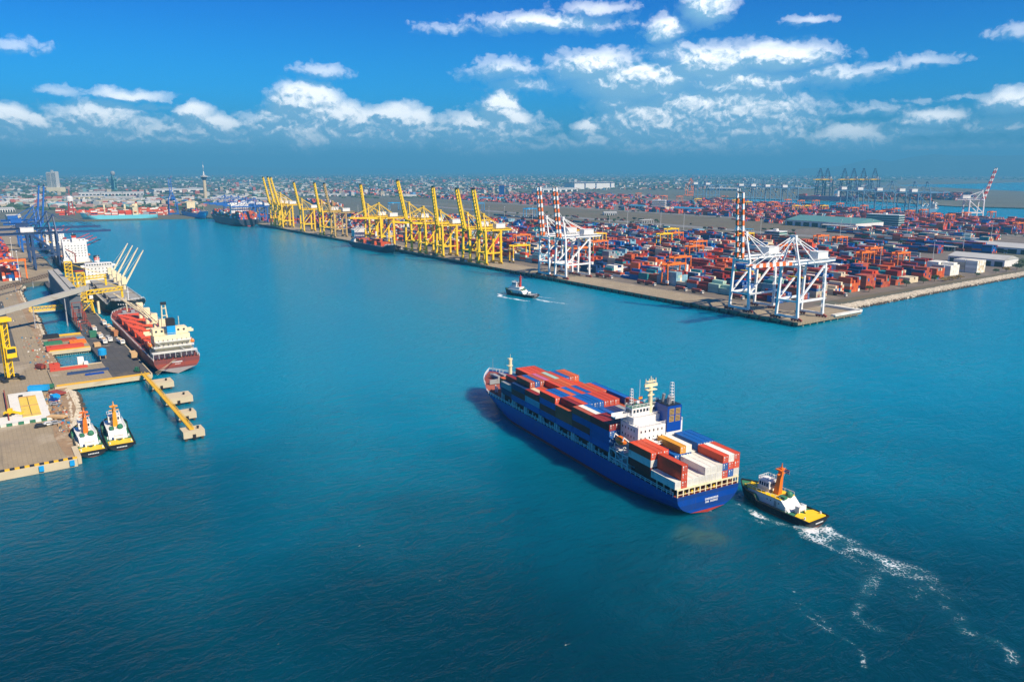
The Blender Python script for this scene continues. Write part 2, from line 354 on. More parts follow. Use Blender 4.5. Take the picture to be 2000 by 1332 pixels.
bmp = t.n('ShaderNodeBump'); bmp.inputs['Strength'].default_value = .95; bmp.inputs['Distance'].default_value = 1.5
t.t.links.new(hgt, bmp.inputs['Height'])
lanes_ = t.noise(t.n('ShaderNodeMapping', i0=tc, i2=(0,0,R(-35)), i3=(.0045,.017,1)).outputs[0], 1.0, 4, .6)    # calmer and rougher wind lanes
t.t.links.new(t.m('MULTIPLY_ADD', t.ss(lanes_, .36, .66), .80, .48), bmp.inputs['Strength'])
fa = t.n('ShaderNodeAttribute', attribute_name='foam').outputs['Fac']; sa = t.n('ShaderNodeAttribute', attribute_name='silt').outputs['Fac']
vx = t.n('ShaderNodeTexVoronoi', feature='DISTANCE_TO_EDGE'); vx.inputs['Scale'].default_value = .75
wrp = t.vm('ADD', tc, t.vm('MULTIPLY', t.noise(tc, .5, 4, .6, o=1), (2.6,2.6,0)))
t.t.links.new(wrp, vx.inputs['Vector'])
lace = t.m('SUBTRACT', 1.0, t.ss(vx.outputs['Distance'], 0.0, .22))
fn = t.noise(tc, 1.3, 7, .75); fn2 = t.noise(tc, .11, 4, .6)
brk = t.m('MULTIPLY_ADD', t.ss(fn2, .38, .63), 1.0, .50)
ff = t.m('ADD', t.m('MULTIPLY', fa, brk), t.m('MULTIPLY', t.m('ADD', t.m('MULTIPLY', lace, .74), t.m('MULTIPLY', t.m('SUBTRACT', fn, .58), 1.5)), t.ss(fa, .03, .35)))
fmask = t.ss(ff, .95, 1.70)
aer = t.m('MULTIPLY', t.ss(t.m('MULTIPLY', fa, t.m('MULTIPLY_ADD', fn, .8, .6)), .14, 1.1), t.m('MULTIPLY_ADD', t.ss(fn2, .36, .62), .40, .10))
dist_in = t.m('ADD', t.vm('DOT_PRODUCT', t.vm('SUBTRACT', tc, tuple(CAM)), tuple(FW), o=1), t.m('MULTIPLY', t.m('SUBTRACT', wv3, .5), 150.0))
sheen_fade = t.mix(t.ss(dist_in, 120.0, 430.0), (.0002,.028,.046), (.0002,.205,.32))     # reflected-sky brightening away from the camera, painted into the water colour
sheen_fade = t.mix(t.ss(dist_in, 430.0, 1300.0), sheen_fade, (.0002,.19,.28))
lk = t.m('MULTIPLY_ADD', lanes_, .34, .83); sheen_fade = t.mix(1.0, sheen_fade, t.n('ShaderNodeCombineColor', i0=lk, i1=lk, i2=lk).outputs[0], 'MULTIPLY')
b = t.mix(t.m('MULTIPLY', t.ss(t.m('MULTIPLY', sa, t.m('ADD', t.m('MULTIPLY', t.noise(tc, .22, 4, .6), 1.4), .25)),   .12, 1.3), .40), sheen_fade, (.075,.13,.06))
b = t.mix(aer, b, (.06,.26,.28))
b = t.mix(t.m('MULTIPLY', fmask, .88), b, (.80,.85,.85))
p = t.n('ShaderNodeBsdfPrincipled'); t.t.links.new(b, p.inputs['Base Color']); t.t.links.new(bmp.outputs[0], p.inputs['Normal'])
t.t.links.new(t.m('MULTIPLY_ADD', fmask, .5, .22), p.inputs['Roughness']); p.inputs['IOR'].default_value = 1.33; p.subsurface_method = 'BURLEY'; p.inputs['Subsurface Weight'].default_value = 1.0; p.inputs['Subsurface Radius'].default_value = (.6,1,1); p.inputs['Subsurface Scale'].default_value = 9.0; p.inputs['Specular IOR Level'].default_value = .30
t.t.links.new(p.outputs[0], t.n('ShaderNodeOutputMaterial').inputs[0])
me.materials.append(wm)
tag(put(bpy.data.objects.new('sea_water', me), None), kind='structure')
# ---------------------------------------------------------------- land
def sheet(name, pts, z, m, skirt=None, kind='structure'):
    ps = [Vector((q[0], q[1], 0)) for q in pts]; tri = tessellate_polygon([ps]); b = MB()
    fs = []
    for f in tri:
        a, c, d = (ps[i] for i in f)
        fs.append(tuple(f) if (c-a).cross(d-a).z > 0 else tuple(f[::-1]))
    b.add([(q.x, q.y, z) for q in ps], fs)
    if skirt is not None:
        n = len(ps)
        area = sum(ps[i].x*ps[(i+1) % n].y-ps[(i+1) % n].x*ps[i].y for i in range(n))
        vs = [(q.x, q.y, z) for q in ps]+[(q.x, q.y, skirt) for q in ps]
        b.add(vs, [((k, n+k, n+(k+1) % n, (k+1) % n) if area > 0 else ((k+1) % n, n+(k+1) % n, n+k, k)) for k in range(n)])
    return tag(b.build(name, m), kind=kind)
def pol(azd, r): a = R(azd); d = FW*math.cos(a)+RT*math.sin(a); return (CAM.x+d.x*r, CAM.y+d.y*r)
a_ = lambda u, v: tuple(at(u, v, 2.5).xy)
farground = mat('far_ground', (.11,.11,.075), .95, .4, .004, (.24,.205,.155,.75), .0018)
FARS = lambda x: 1374+(-411-x)*.333           # far shore of the container peninsula
land = [(-1268,14),(-33,14),(-33,82),(-30,108),(-36,300),(-38,452),(-42,900),(-60,FARS(-60)),(-411,1374),(-1721,1810),(-1800,1990),(-1374,2010),
  a_(1700,392.5),a_(1868,403),a_(2000,406.5),a_(2350,411),a_(2350,382),a_(2000,374),a_(1850,367),a_(1735,362),a_(1800,360),a_(1860,359.5),a_(2000,356),a_(2500,352),
  pol(62,44000),pol(30,44000),pol(0,44000),pol(-30,44000),pol(-62,44000),pol(-75,9000),pol(-78,1500),(-40,-1500),(4,-1400),(4,-453),(-12,-453),(-12,-451),(-40,-451),(-70,-446),(-108,-446),
  (-155,-445),(-200,-446),(-262,-446),(-350,-444),(-420,-447),(-505,-447),(-540,-441),(-548,-424),(-548,-406),(-1480,-406),(-1622,-338),a_(165,431),a_(310,427),a_(395,425),(-1440,14)]
sheet('mainland_ground', land, 2.5, farground, -2)
# second near-left bank: yards
sheet('container_yard_paving', [(-46,38),(-46,470),(-140,600),(-1150,600),(-1260,300),(-1260,38)], 2.56, yard)
sheet('quay_back_road', [(-34,84),(-46,84),(-46,37),(-1262,37),(-1262,15.5),(-34,15.5)], 2.60, yard)
sheet('dry_field', [(-560,690),(-1700,690),(-1850,930),(-560,940)], 2.58, wasteland)
sheet('dry_verge', [(-140,604),(-1150,604),(-1150,640),(-140,640)], 2.585, wasteland)
sheet('port_road', [(-60,645),(-1900,645),(-1900,684),(-60,684)], 2.60, roadm)
sheet('inner_road', [(-60,944),(-2100,944),(-2100,966),(-60,966)], 2.61, roadm)
fy = [(-80,970),(-80,FARS(-80)-20),(-411,1350),(-1690,1776),(-1760,1700),(-1800,970)]
sheet('far_terminal_paving', fy, 2.57, yard)
sheet('east_yard_paving', [(-60,690),(-550,690),(-550,940),(-60,940)], 2.59, yard)
sheet('shore_strip', [(-36,110),(-45,110),(-45,470),(-60,640),(-60,900),(-46,900),(-41,452)], 2.60, wasteland)
# left bank
sheet('west_terminal_paving', [(-560,-407),(-1478,-407),(-1478,-760),(-560,-760)], 2.56, concrete)
sheet('west_yard_paving', [(2,-454),(2,-900),(-558,-900),(-558,-449),(-510,-450),(-350,-447.5),(-112,-449),(-60,-451),(-40,-454)], 2.57, concrete)
sheet('coal_yard_asphalt', [(-190,-462),(-440,-462),(-440,-640),(-190,-640)], 2.60, asphalt)
# quay apron on piles
q = tag(MB().build('quay_apron', concrete), kind='structure')
b = MB(); b.box(-1266,0,0,36,1.5,3.3); b.box(-33,0,36,80,1.5,3.3)
b.box(-1266,0,.001,1.0,3.3,3.55); q.data = b.mesh('quay_apron', concrete)
kb = MB(); kb.box(-30,1.0,76,79.5,3.3,5.2); kb.box(-2.6,1.0,44,76,3.3,4.6); kb.build('quay_end_wall', concwhite, q)
fe = MB(); fe.box(-.7,.7,-.9,-.003,.6,3.2); fm = fe.mesh('fender', rubber)
pi = MB(); pi.cyl((0,0,-2),(0,0,1.5),.55,n=7); pm = pi.mesh('pile', conclight)
for k in range(44):
    for nm, mm, yy, dx in (('fender', fm, 0, 0), ('pile', pm, 1.6, 4.5)):
        o = bpy.data.objects.new(nm, mm); put(o, q); o.location = (-4-k*9.6-dx, yy, 0)
for k in range(9):
    o = bpy.data.objects.new('pile', pm); put(o, q); o.location = (-1.4, 8+k*8.5, 0)
rl = MB()
for y in (4.4, 34.0): rl.box(-1262,-6,y-.12,y+.12,3.3,3.36)
rl.build('crane_rail', steel, q)
lanes = mat('lane_paint', (.50,.45,.30), .8, .3, .2)
for y in (13,17.5,22,26.5):
    l_ = MB(); l_.box(-1250,-40,y-.14,y+.14,3.3,3.325); l_.build('lane_line', lanes, q)
# rock revetments: sloping bank plus boulders
def revet(name, line, side, w, ztop, m, n, seed, rmin=.5, rmax=1.3):
    rr = random.Random(seed); b = MB(); L = []
    for (p, p2) in zip(line[:-1], line[1:]):
        p = Vector(p); p2 = Vector(p2); k = max(2, int((p2-p).length/6)); L += [p.lerp(p2, i/k) for i in range(k)]
    L.append(Vector(line[-1])); vs = []; N = []
    for i, p in enumerate(L):
        d = (L[min(i+1, len(L)-1)]-L[max(i-1, 0)]).normalized(); nn = Vector((d.y, -d.x))*side; N.append(nn)
        for f, z in ((0, ztop), (.35, ztop*.72), (.7, .5), (1.15, -1.2)):
            qv = p+nn*(w*f+rr.uniform(-.5,.5)); vs.append((qv.x, qv.y, z+rr.uniform(-.2,.2)))
    fs = []
    for i in range(len(L)-1):
        for j in range(3): f = (i*4+j, i*4+j+1, i*4+j+5, i*4+j+4); fs.append(f if side < 0 else f[::-1])
    b.add(vs, fs); o = tag(b.build(name, m), kind='structure')
    s = MB()
    for k in range(n):
        i = rr.randrange(len(L)-1); p = L[i].lerp(L[i+1], rr.random()); f = rr.random()
        c = p+N[i]*(w*f); z = ztop*(1-f*.95); r = rr.uniform(rmin, rmax)
        pts = [(c.x+r*rr.uniform(.6,1)*dx, c.y+r*rr.uniform(.6,1)*dy, z+r*.75*rr.uniform(.5,1)*dz) for dx, dy, dz in ((1,0,0),(0,1,0),(-1,0,0),(0,-1,0),(0,0,1),(0,0,-1))]
        s.add(pts, [(0,1,4),(1,2,4),(2,3,4),(3,0,4),(1,0,5),(2,1,5),(3,2,5),(0,3,5)], 1 if f > .72 else 0)
    tag(s.build(name.replace('bank','boulders'), [rock, rockdark]), kind='stuff', label='loose pale boulders along the bank', cat='boulders')
sheet('rubble_strip', [(3,-453.5),(3,-456),(-30,-458),(-60,-456.5),(-108,-449),(-155,-449),(-262,-450),(-420,-451),(-548,-450),(-548,-442),(-505,-446.9),(-420,-446.9),(-350,-443.9),(-262,-445.9),(-155,-444.9),(-108,-445.9),(-70,-445.9),(-40,-450.9),(-12,-453)], 2.63, mat('rubble_ground', (.30,.20,.11), .95, .4, .25, (.50,.42,.30,.7), .12))
revet('shore_bank', [(-33,84),(-30,108),(-36,300),(-38,452),(-42,900)], 1, 12, 2.6, rock, 5600, 3)
revet('tug_berth_bank', [(-30,-452),(-52,-450),(-75,-448),(-108,-447)], 1, 6, 2.6, rock, 700, 4)
revet('pool_bank', [(-114,-446),(-155,-447),(-200,-448),(-262,-447),(-350,-445.5),(-420,-448.5),(-505,-448.5),(-540,-443)], 1, 4.5, 2.6, rock, 900, 5)
# distant hills
def hills(name, pts, dist, m, seed):
    rr = random.Random(seed); b = MB(); vs = []; fs = []; n = len(pts)
    for i, (u, v) in enumerate(pts):
        a, e = sky_dir(u, v); ang = a/1500; h = max(10, 110+dist*math.tan(e/1500))
        for k, (dd, hh) in enumerate(((-2600,2),(-1200,h*.45),(0,h),(1400,h*.5),(2800,2))):
            d = FW*math.cos(ang)+RT*math.sin(ang); r = dist+dd+rr.uniform(-150,150)
            vs.append((CAM.x+d.x*r, CAM.y+d.y*r, hh*(1 if k != 2 else rr.uniform(.96,1.04))))
    for i in range(n-1):
        for k in range(4): fs.append((i*5+k, i*5+5+k, i*5+6+k, i*5+k+1))
    b.add(vs, fs); tag(b.build(name, m), kind='structure')
hillm = mat('hill_forest', (.045,.07,.045), .95, .3, .002)
hills('distant_hills', [(1560,330),(1640,325),(1700,312),(1740,315),(1775,308),(1825,303),(1870,306),(1900,302),(1950,306),(2000,303),(2060,306),(2130,300),(2230,318)], 19000, hillm, 2)
hills('distant_hills', [(-60,326),(60,328),(150,327),(260,330),(420,326),(560,329),(700,328),(860,331)], 27000, hillm, 3)
# ---------------------------------------------------------------- ships: shared pieces
def lerp(a, b, t): return a+(b-a)*t
def hull(L, B, D, fo=2.6, fstart=.86, boot=1.0, transom=True, full=.80, N=34):
    zs = [-2.0, -.02, boot, D*.22+boot*.5, D*.45, D*.7, D]
    ts = [0,.012,.03,.06,.1,.15,.2]+[.2+.5*k/10 for k in range(1,11)]+[.7+.3*k/(N-17) for k in range(1,N-16)]
    def dz(t):
        s = min(1, max(0, (t-fstart)/.02)); a = min(1, max(0, (t-fstart)/(1-fstart)))
        return D+fo*s*s*(3-2*s)+.9*a*a
    def hb(t, f):
        te = lerp(.95, 1, f); tb = lerp(full-.1, full, f)
        h = 1.0
        if t > tb: u = (t-tb)/(1-tb); h = max(0, 1-u**lerp(1.55, 2.3, f))
        s0 = (.965 if transom else .75)*max(0, 1-(1-f)**2.3)**.5 if f > 0 else 0
        tt = lerp(.26, .05, f)
        if t < tt: h = min(h, s0+(1-s0)*math.sin(math.pi/2*t/tt)**.8)
        return h*B/2, te
    vs = []; nr = len(zs); fs = []; ms = []
    for t in ts:
        top = dz(t)
        for side in (1,-1):
            for k, z in enumerate(zs):
                f = max(0, min(1, z/D)); zz = top if k == nr-1 else z
                y, te = hb(t, f); x = t*L*te + (0 if t > 0 else 0)
                vs.append((x, side*y, zz))
    st = 2*nr
    for i in range(len(ts)-1):
        for s in (0, 1):
            for k in range(nr-1):
                a = i*st+s*nr+k; f = (a, a+st, a+st+1, a+1)
                fs.append(f[::-1] if s == 0 else f); ms.append(1 if k < 2 else 0)
    for k in range(nr-1): fs.append((k+1, k, nr+k, nr+k+1)); ms.append(1 if k < 2 else 0)
    b = MB(); b.v = vs; b.f = fs; b.m = ms
    d = MB(); o = []
    for t in ts:
        y, te = hb(t, 1); o.append((t*L, y, dz(t)))
    n = len(o); dv = [(x, y-.15 if y > .2 else y, z-.55) for x, y, z in o]+[(x, -y+.15 if y > .2 else y, z-.55) for x, y, z in o]
    d.add(dv, [(i, i+n, i+n+1, i+1) for i in range(n-1)])
    return b, d, o
def rail(o, step, h, inset=.15, x0=None, x1=None, r=.11, top=.17, sides=(1,-1)):
    b = MB()
    for s in sides:
        prev = None; acc = 0
        for (x, y, z) in o:
            if (x0 is not None and x < x0) or (x1 is not None and x > x1): continue
            q = Vector((x, s*max(0, y-inset), z))
            if prev is not None:
                d = (q-prev).length; k = max(1, int(d/step))
                for j in range(k):
                    c = prev.lerp(q, j/k); b.box(c.x-r, c.x+r, c.y-r, c.y+r, c.z-.4, c.z+h)
                for hh in (h, h*.5): b.beam(prev+Vector((0,0,hh)), q+Vector((0,0,hh)), top)
            prev = q
    return b
def cont_mesh(L, name):
    W_, H = 2.438, 2.59; b = MB(); x0, x1 = -L/2, L/2; w = W_/2
    b.box(x0+.12, x1-.06, -w+.05, w-.05, .12, H-.06)
    for x in (x0, x1-.16):                      # corner posts and end rails
        for y in (-w, w-.16): b.box(x, x+.16, y, y+.16, 0, H)
        b.box(x, x+.16, -w+.16, w-.16, H-.14, H); b.box(x, x+.16, -w+.16, w-.16, 0, .16)
    for y in (-w, w-.1): b.box(x0+.16, x1-.16, y, y+.1, 0, .15); b.box(x0+.16, x1-.16, y, y+.1, H-.1, H)
    k = int(L/.9)
    for i in range(k):                           # broad corrugations
        x = x0+.4+i*(L-.8)/k
        for s in (1, -1):
            y0, y1 = (w-.05, w-.012) if s > 0 else (-w+.012, -w+.05)
            b.box(x, x+.42, y0, y1, .16, H-.12)
    return b.mesh(name, boxobj)
def door_mesh(L):
    H = 2.59; b = MB(); x = -L/2
    b.box(x+.035, x+.119, -1.03, -.012, .17, H-.15); b.box(x+.035, x+.119, .012, 1.03, .17, H-.15)
    for y in (-.78,-.28,.28,.78): b.box(x-.01, x+.034, y-.03, y+.03, .2, H-.2, 1)
    b.box(x+.02, x+.034, .36, .70, 1.6, 2.25, 2); b.box(x+.02, x+.034, .36, .62, .9, 1.2, 2); b.box(x+.02, x+.034, -.62, -.36, 1.9, 2.2, 2)
    return b.mesh('door', [boxobj, steel, white])
CM = {40: cont_mesh(12.19,'long_container'), 20: cont_mesh(6.06,'short_container')}; DM = {40: door_mesh(12.19), 20: door_mesh(6.06)}
NCONT = 0
def container(loc, rz, size, colour, label, group, dr=True):
    global NCONT; NCONT += 1
    o = bpy.data.objects.new('shipping_container', CM[size]); C.objects.link(o); o.location = loc; o.rotation_euler = (0,0,rz)
    kf = rnd.uniform(.80,1.10); c = [q*kf for q in PAL[colour]]; o.color = (*c, 1); tag(o, label, 'container', group)
    if dr:
        d = bpy.data.objects.new('door', DM[size]); C.objects.link(d); d.parent = o; d.color = (*c, 1)
    return o
def windows_row(b, x, y0, y1, z0, z1, n, m=0, gap=.35, t=.05, axis='x'):
    w = (y1-y0)/n
    for k in range(n):
        a = y0+k*w+w*gap/2; c = a+w*(1-gap)
        if axis == 'x': b.box(x-t, x+t, a, c, z0, z1, m)
        else: b.box(a, c, x-t, x+t, z0, z1, m)
# ---------------------------------------------------------------- blue container ship under way
SH = Vector((168.4,-287.6,0)); SA = math.atan2(.1136,-.9936)
ship = thing('container_ship', 'blue container ship under way in the channel with stacked red, blue and white boxes', 'ship', SH, SA)
b, d, o = hull(160, 27.6, 7.6, 2.9, .855, 1.1)
b.build('hull', [hullblue, hullred], ship); d.build('deck', deckred, ship)
[rail(o, 2.2, 1.15, .12, 1, 138, sides=(s_,)).build('deck_railing', white, ship) for s_ in (1,-1)]
rail(o, 1.8, 1.1, .12, 140, 160).build('forecastle_railing', white, ship)
# deck fittings along the port and starboard walkways: cell stanchions, pipes, coaming
b = MB()
for k in range(8):
    x0 = 37+12.45*k; hw = 13.2 if k < 6 else (12.3 if k == 6 else 9.6)
    if k == 7: b.box(x0, x0+6.3, -hw+1.5, hw-1.5, 7.0, 10.7)
    else: b.box(x0+.2, x0+11.6, -hw+2.0, hw-2.0, 7.0, 10.7)
b.box(.8,12.9,-12.9,12.9,9.7,10.05); b.box(13.6,24.4,-11.6,11.6,7.0,10.5)
b.build('hatch_covers', deckred, ship)
b = MB()
for k in range(8):
    x0 = 37+12.45*k; hw = 13.3 if k < 6 else (12.0 if k == 6 else 9)
    for x in (x0+.4, x0+11.3):
        for s in (1,-1):
            b.box(x-.22, x+.22, s*hw-.25, s*hw+.25, 7.05, 10.75); b.box(x-.6, x+.6, s*(hw-.9)-.12, s*(hw-.9)+.12, 7.05, 9.6)
for k in range(46):
    x = 26+k*2.35
    for s in (1,-1):
        if x < 120: b.box(x, x+.5, s*12.4-.2, s*12.4+.2, 7.05, 8.0+.7*(k % 3))
b.split('cell_stanchion', white, ship)
b = MB()                                          # lashing bridges between the bays
for k in range(8):
    x = 36.75+12.45*k+(.0 if k else .1); hw = 12.6 if k < 6 else 10.5
    for s in (1,-1): b.box(x-.16, x+.16, s*hw-.3, s*hw+.3, 7.05, 13.2)
    b.box(x-.18, x+.18, -hw, hw, 12.9, 13.2)
b.build('lashing_bridges', steel, ship)
b = MB(); SF = 12.9                               # open stern gallery under the aft bay
for k in range(12): y = -SF+k*2*SF/11; b.box(.25, .60, y-.2, y+.2, 7.3, 9.7)
b.box(.2,.72,-13.2,13.2,9.72,10.1); b.box(.15,.3,-13.1,13.1,8.25,8.4)
for s in (1,-1):
    for x in (3.5,7,10.5): b.box(x, x+.4, s*12.9-.2, s*12.9+.2, 7.3, 9.7)
b.build('stern_frame', cream, ship)
b = MB()
for y in (-10,-7.2,-4,-.8,2.5,5.4,8.6): b.cyl((2.2,y,7.1),(2.2,y,8.3),.55,.45); b.box(2.8,4.0,y-.5,y+.5,7.1,8.0,1)
b.split('mooring_winch', [yellow, redp], ship, 2)
b = MB()                                          # the two rows of lettering on the transom, too small to read
for r_, (z, n, w) in enumerate(((4.35,9,.50),(3.35,10,.40))):
    tot = n*(w+.14)
    for k in range(n):
        y = tot/2-k*(w+.14)-w - 1.5
        if r_ and k == 3: continue
        b.box(-.03,.02,y,y+w,z,z+.62)
        b.box(-.035,-.005,y+.14,y+w-.1,z+.2,z+.42,1) if k % 2 else b.box(-.035,-.005,y+.12,y+w,z+.24,z+.36,1)
b.build('stern_lettering', [white, hullblue], ship)
# accommodation block
h = MB(); h.box(26,37,-11.6,9.2,7.0,13.2); h.box(26.6,36.8,-10.8,9.0,13.2,22.2); h.box(30.4,36.6,-7.6,8.2,22.2,24.6)
h.box(26.2,34,-9.6,-3.2,13.2,19.0)
house = h.build('superstructure', white, ship)
b = MB(); b.box(33.0,36.9,-6.6,7.0,24.6,27.3); b.box(34.0,36.6,-13.5,13.5,24.2,24.6); b.box(34.0,34.15,-13.5,13.5,24.6,25.6); b.box(36.45,36.6,-13.5,13.5,24.6,25.6)
wb = b.build('wheelhouse', white, house)
g = MB(); windows_row(g, 33.0, -6.3, 6.7, 25.5, 26.6, 9); windows_row(g, 36.9, -6.3, 6.7, 25.5, 26.6, 9); windows_row(g, 7.0, 33.3, 36.6, 25.5, 26.6, 3, axis='y')
g.split('window', glass, wb)
b = MB(); b.box(33.0,36.9,-6.6,7.0,27.31,27.36); b.build('monkey_island', greenp, house)
g = MB()
for z in (15.0,17.6,20.2):
    windows_row(g, 9.0, 28, 36.4, z, z+.8, 5, gap=.75, axis='y'); windows_row(g, 26.6, -2.4, 8.6, z, z+.8, 6, gap=.72)
g.split('porthole', dark, house)
b = MB()
for (x0, x1, y0, y1, z) in ((26,37,-11.6,9.2,13.2),(26.6,36.8,-10.8,9,22.2),(30.4,36.6,-7.6,8.2,24.6),(33,36.9,-6.6,7,27.36)):
    for (p, q) in (((x0,y0),(x1,y0)),((x1,y0),(x1,y1)),((x1,y1),(x0,y1)),((x0,y1),(x0,y0))):
        b.beam((*p,z+1.0),(*q,z+1.0),.12); b.beam((*p,z+.5),(*q,z+.5),.08)
        L_ = math.dist(p, q); n = max(2, int(L_/1.6))
        for k in range(n): x = lerp(p[0],q[0],k/n); y = lerp(p[1],q[1],k/n); b.box(x-.05,x+.05,y-.05,y+.05,z,z+1.0)
b.build('deck_rail', white, house)
b = MB(); b.beam((26.2,6.0,13.4),(29.5,6.0,17),.9,.2); b.beam((26.2,2.0,17.4),(29.5,2.0,21.6),.9,.2); b.box(22.6,26,-2.6,9.0,16.6,16.8); b.box(23,26,4,9,13.2,13.4)
for y in (-2.4,2.5,8.8): b.box(22.7,22.9,y,y+.2,10.5,17.7)
for y in (-2.4,8.8): b.beam((22.8,y,17.7),(26,y,17.7),.1)
b.beam((22.8,-2.4,17.7),(22.8,8.9,17.7),.12); b.build('stairs', white, house)
f = MB(); f.box(26,34,-9.6,-3.3,19.01,28.4); fun = f.build('funnel', hullblue, ship)
f = MB()
for z in (21.2+1.4, 25.2):
    for y in (-9.0,-6.2): f.box(25.93,26.02,y,y+2.1,z,z+2.2,0); [f.box(25.9,25.95,y+.15,y+1.95,z+.25+.5*k,z+.45+.5*k,1) for k in range(4)]
f.build('louvre', [dusty, dark], fun)
f = MB(); f.box(26.3,33.7,-9.3,-3.6,28.401,28.7,1)
for (x, y, r, hh) in ((28,-5,.7,31.5),(29.5,-7.6,.8,31),(31.4,-5.2,.55,31.8),(31.5,-7.8,.6,30.6)): f.cyl((x,y,28.4),(x-.8,y,hh),r,n=8)
f.build('exhaust_pipe', [steel, dark], fun)
def lattice(b, x, y, z0, z1, w, n, m=0):
    for sx in (-1,1):
        for sy in (-1,1): b.beam((x+sx*w,y+sy*w,z0),(x+sx*w*.6,y+sy*w*.6,z1),.14,m=m)
    for k in range(n):
        z = z0+(z1-z0)*(k+1)/n; q = w*(1-.4*(k+1)/n); b.box(x-q,x+q,y-q,y+q,z-.07,z+.07,m)
b = MB(); lattice(b, 28.6,-7.0,28.7,36.2,.75,7); b.build('lattice_mast', white, ship)
b = MB(); b.cyl((33.6,-1.4,24.6),(33.6,-1.4,34.2),.85,.7,n=10); b.box(32.6,34.6,-3.6,.8,33.0,33.3); b.box(33.3,33.9,-4.2,1.4,34.2,35.3)
for y in (-3.6,-2.2,-.6,.9): b.cyl((33.6,y,35.2),(33.6,y,37.2),.16,n=5)
b.cyl((33.6,-1.4,34),(33.6,-1.4,38),.2,n=5); b.box(33.0,34.2,-3.4,.6,36.0,36.3); b.box(32.9,33.2,-2.6,.2,31,31.5); b.build('radar_mast', cream, ship)
b = MB(); lattice(b, 36.0,5.2,27.3,33.6,.6,6); b.cyl((35,2.4,27.3),(35,2.4,37),.07,n=5); b.cyl((36.5,7.6,24.6),(36.5,7.6,30),.05,n=4)
for (x, y, r) in ((34,4,.7),(35.6,-3,.55),(34,-5,.6)): b.cyl((x,y,27.3),(x,y,28.4),.12,n=5); b.sph((x,y,29),r,n=8,k=5)
b.build('aerial_mast', white, ship)
b = MB(); b.sph((32.2,12.2,16.4),3.1,1.35,1.35,n=10,k=7); b.box(30.6,33.4,11.5,12.9,17.3,18.0); lb = b.build('lifeboat', orange, ship)
b = MB()
for x in (29.6,34.8):
    b.beam((x,9.2,15.4),(x,12.9,18.6),.4); b.beam((x,12.9,18.6),(x,13.3,17.2),.3); b.beam((x,10.4,13.2),(x,12.4,15.0),.3); b.beam((x,12.9,13.2),(x,12.9,15),.25)
b.box(28.6,36,9.2,13.2,13.0,13.2); b.split('lifeboat_davit', white, ship, 4)
b = MB()
for z in (9.6,12.6): b.beam((26,13.6,z),(37,13.6,z),.3)
for x in (26,29,33,36.8): b.beam((x,13.6,7.2),(x,13.6,13.0),.3)
b.beam((26,13.62,12.6),(32,13.62,9.6),.22); b.beam((27,12.8,8),(36,12.8,12.4),.7,.2)
for x in (27.5,30,32.5,35): b.box(x,x+.9,10.8,11.9,7.2,8.6+.5*(x % 2))
b.build('gangway', white, ship)
b = MB(); b.cyl((137.5,0,9.9),(137.5,0,21.6),.95,.8,n=10); b.box(136.4,138.4,-.9,1.6,18.6,18.9); b.box(137,138.6,-1,1,21.6,22.2); b.cyl((137.5,0,22),(137.5,0,24.2),.14,n=5)
b.build('foremast', cream, ship)
b = MB(); b.cyl((156,0,10.6),(156,0,18),.09,n=5); b.box(146,152,-3,-1,10.2,11.6); b.box(146,152,1,3,10.2,11.6); b.cyl((153.5,-2.4,10.2),(153.5,-2.4,11.4),.5); b.cyl((153.5,2.4,10.2),(153.5,2.4,11.4),.5)
b.box(139.5,140,-10,10,10.0,12.2); b.build('windlass', steel, ship)
fl = MB()
for k, mm in enumerate((0,1,0)): fl.box(33.57,33.62,2.2,3.8,30.0+k*.36,30.0+(k+1)*.36-.004,mm)
fl.build('flag', [redp, yellow], ship)
# cargo: columns counted from the port side, colours from the top tier down
TH = 2.62
def tierword(k, tier): return 'top box' if k == 0 else ('bottom box' if tier == 0 else '%s box down' % ORD[k])
def bay(x, z0, cols, size=40, name='', y0=None):
    n = len(cols); ys = y0 if y0 is not None else (n-1)/2*2.5
    M_ = Matrix.Translation(SH) @ Matrix.Rotation(SA, 4, 'Z')
    for c, cs in enumerate(cols):
        y = ys-c*2.5
        for k, colr in enumerate(cs):
            if colr is None: continue
            tier = len(cs)-1-k; p = M_ @ Vector((x, y, z0+tier*TH+.02))
            if colr.startswith('~'): HID.append((p, size, colr[1:])); continue
            colr2 = colr
            pl = 'port edge' if c == 0 else ('starboard edge' if c == n-1 else '%s column from port' % ORD[c])
            container(p, SA, size, colr2, '%s container, %s, %s, %s' % (colr2, tierword(k, tier), pl, name), 'containers on the blue ship')
HID = []
A = {'R':'red','M':'maroon','N':'brown','O':'orange','B':'blue','V':'navy','L':'pale blue','W':'white','C':'cream','G':'grey','P':'pink','I':'mint','T':'teal','Y':'yellow'}
def cs(s):                       # 'R*b' -> red on top; lower-case = buried inside the block
    return [None if ch == '.' else (A[ch] if ch.isupper() else '~'+A[ch.upper()]) for ch in s]
bay(6.9, 10.1, [cs(q) for q in 'W RRR W W W WW WW WW RBR WRB RRW'.split()], name='aftmost bay of the ship')
bay(19.4, 10.6, [cs(q) for q in 'RWM RWm Rbm B Bb YBb WBb Wb BBb Bbr Bbr'.split()], name='bay behind the funnel')
bay(43.2, 10.8, [cs(q) for q in 'MBBB MBBb Mbbb VB vb gb vb Vb Bbr Rbr RBRb'.split()], name='bay just before the bridge')
bay(55.4, 10.8, [cs(q) for q in 'NBMB Wbmb Bbmb Vbr Vbr Bbr Vbr Vbr Gbr Nbr NBRB'.split()], name='second bay before the bridge')
bay(67.8, 10.8, [cs(q) for q in 'NNB Mnbb Rnbb Bbbb Bbbb Bbbr RBbr RBbr RBbr Nbr BRRB'.split()], name='third bay before the bridge')
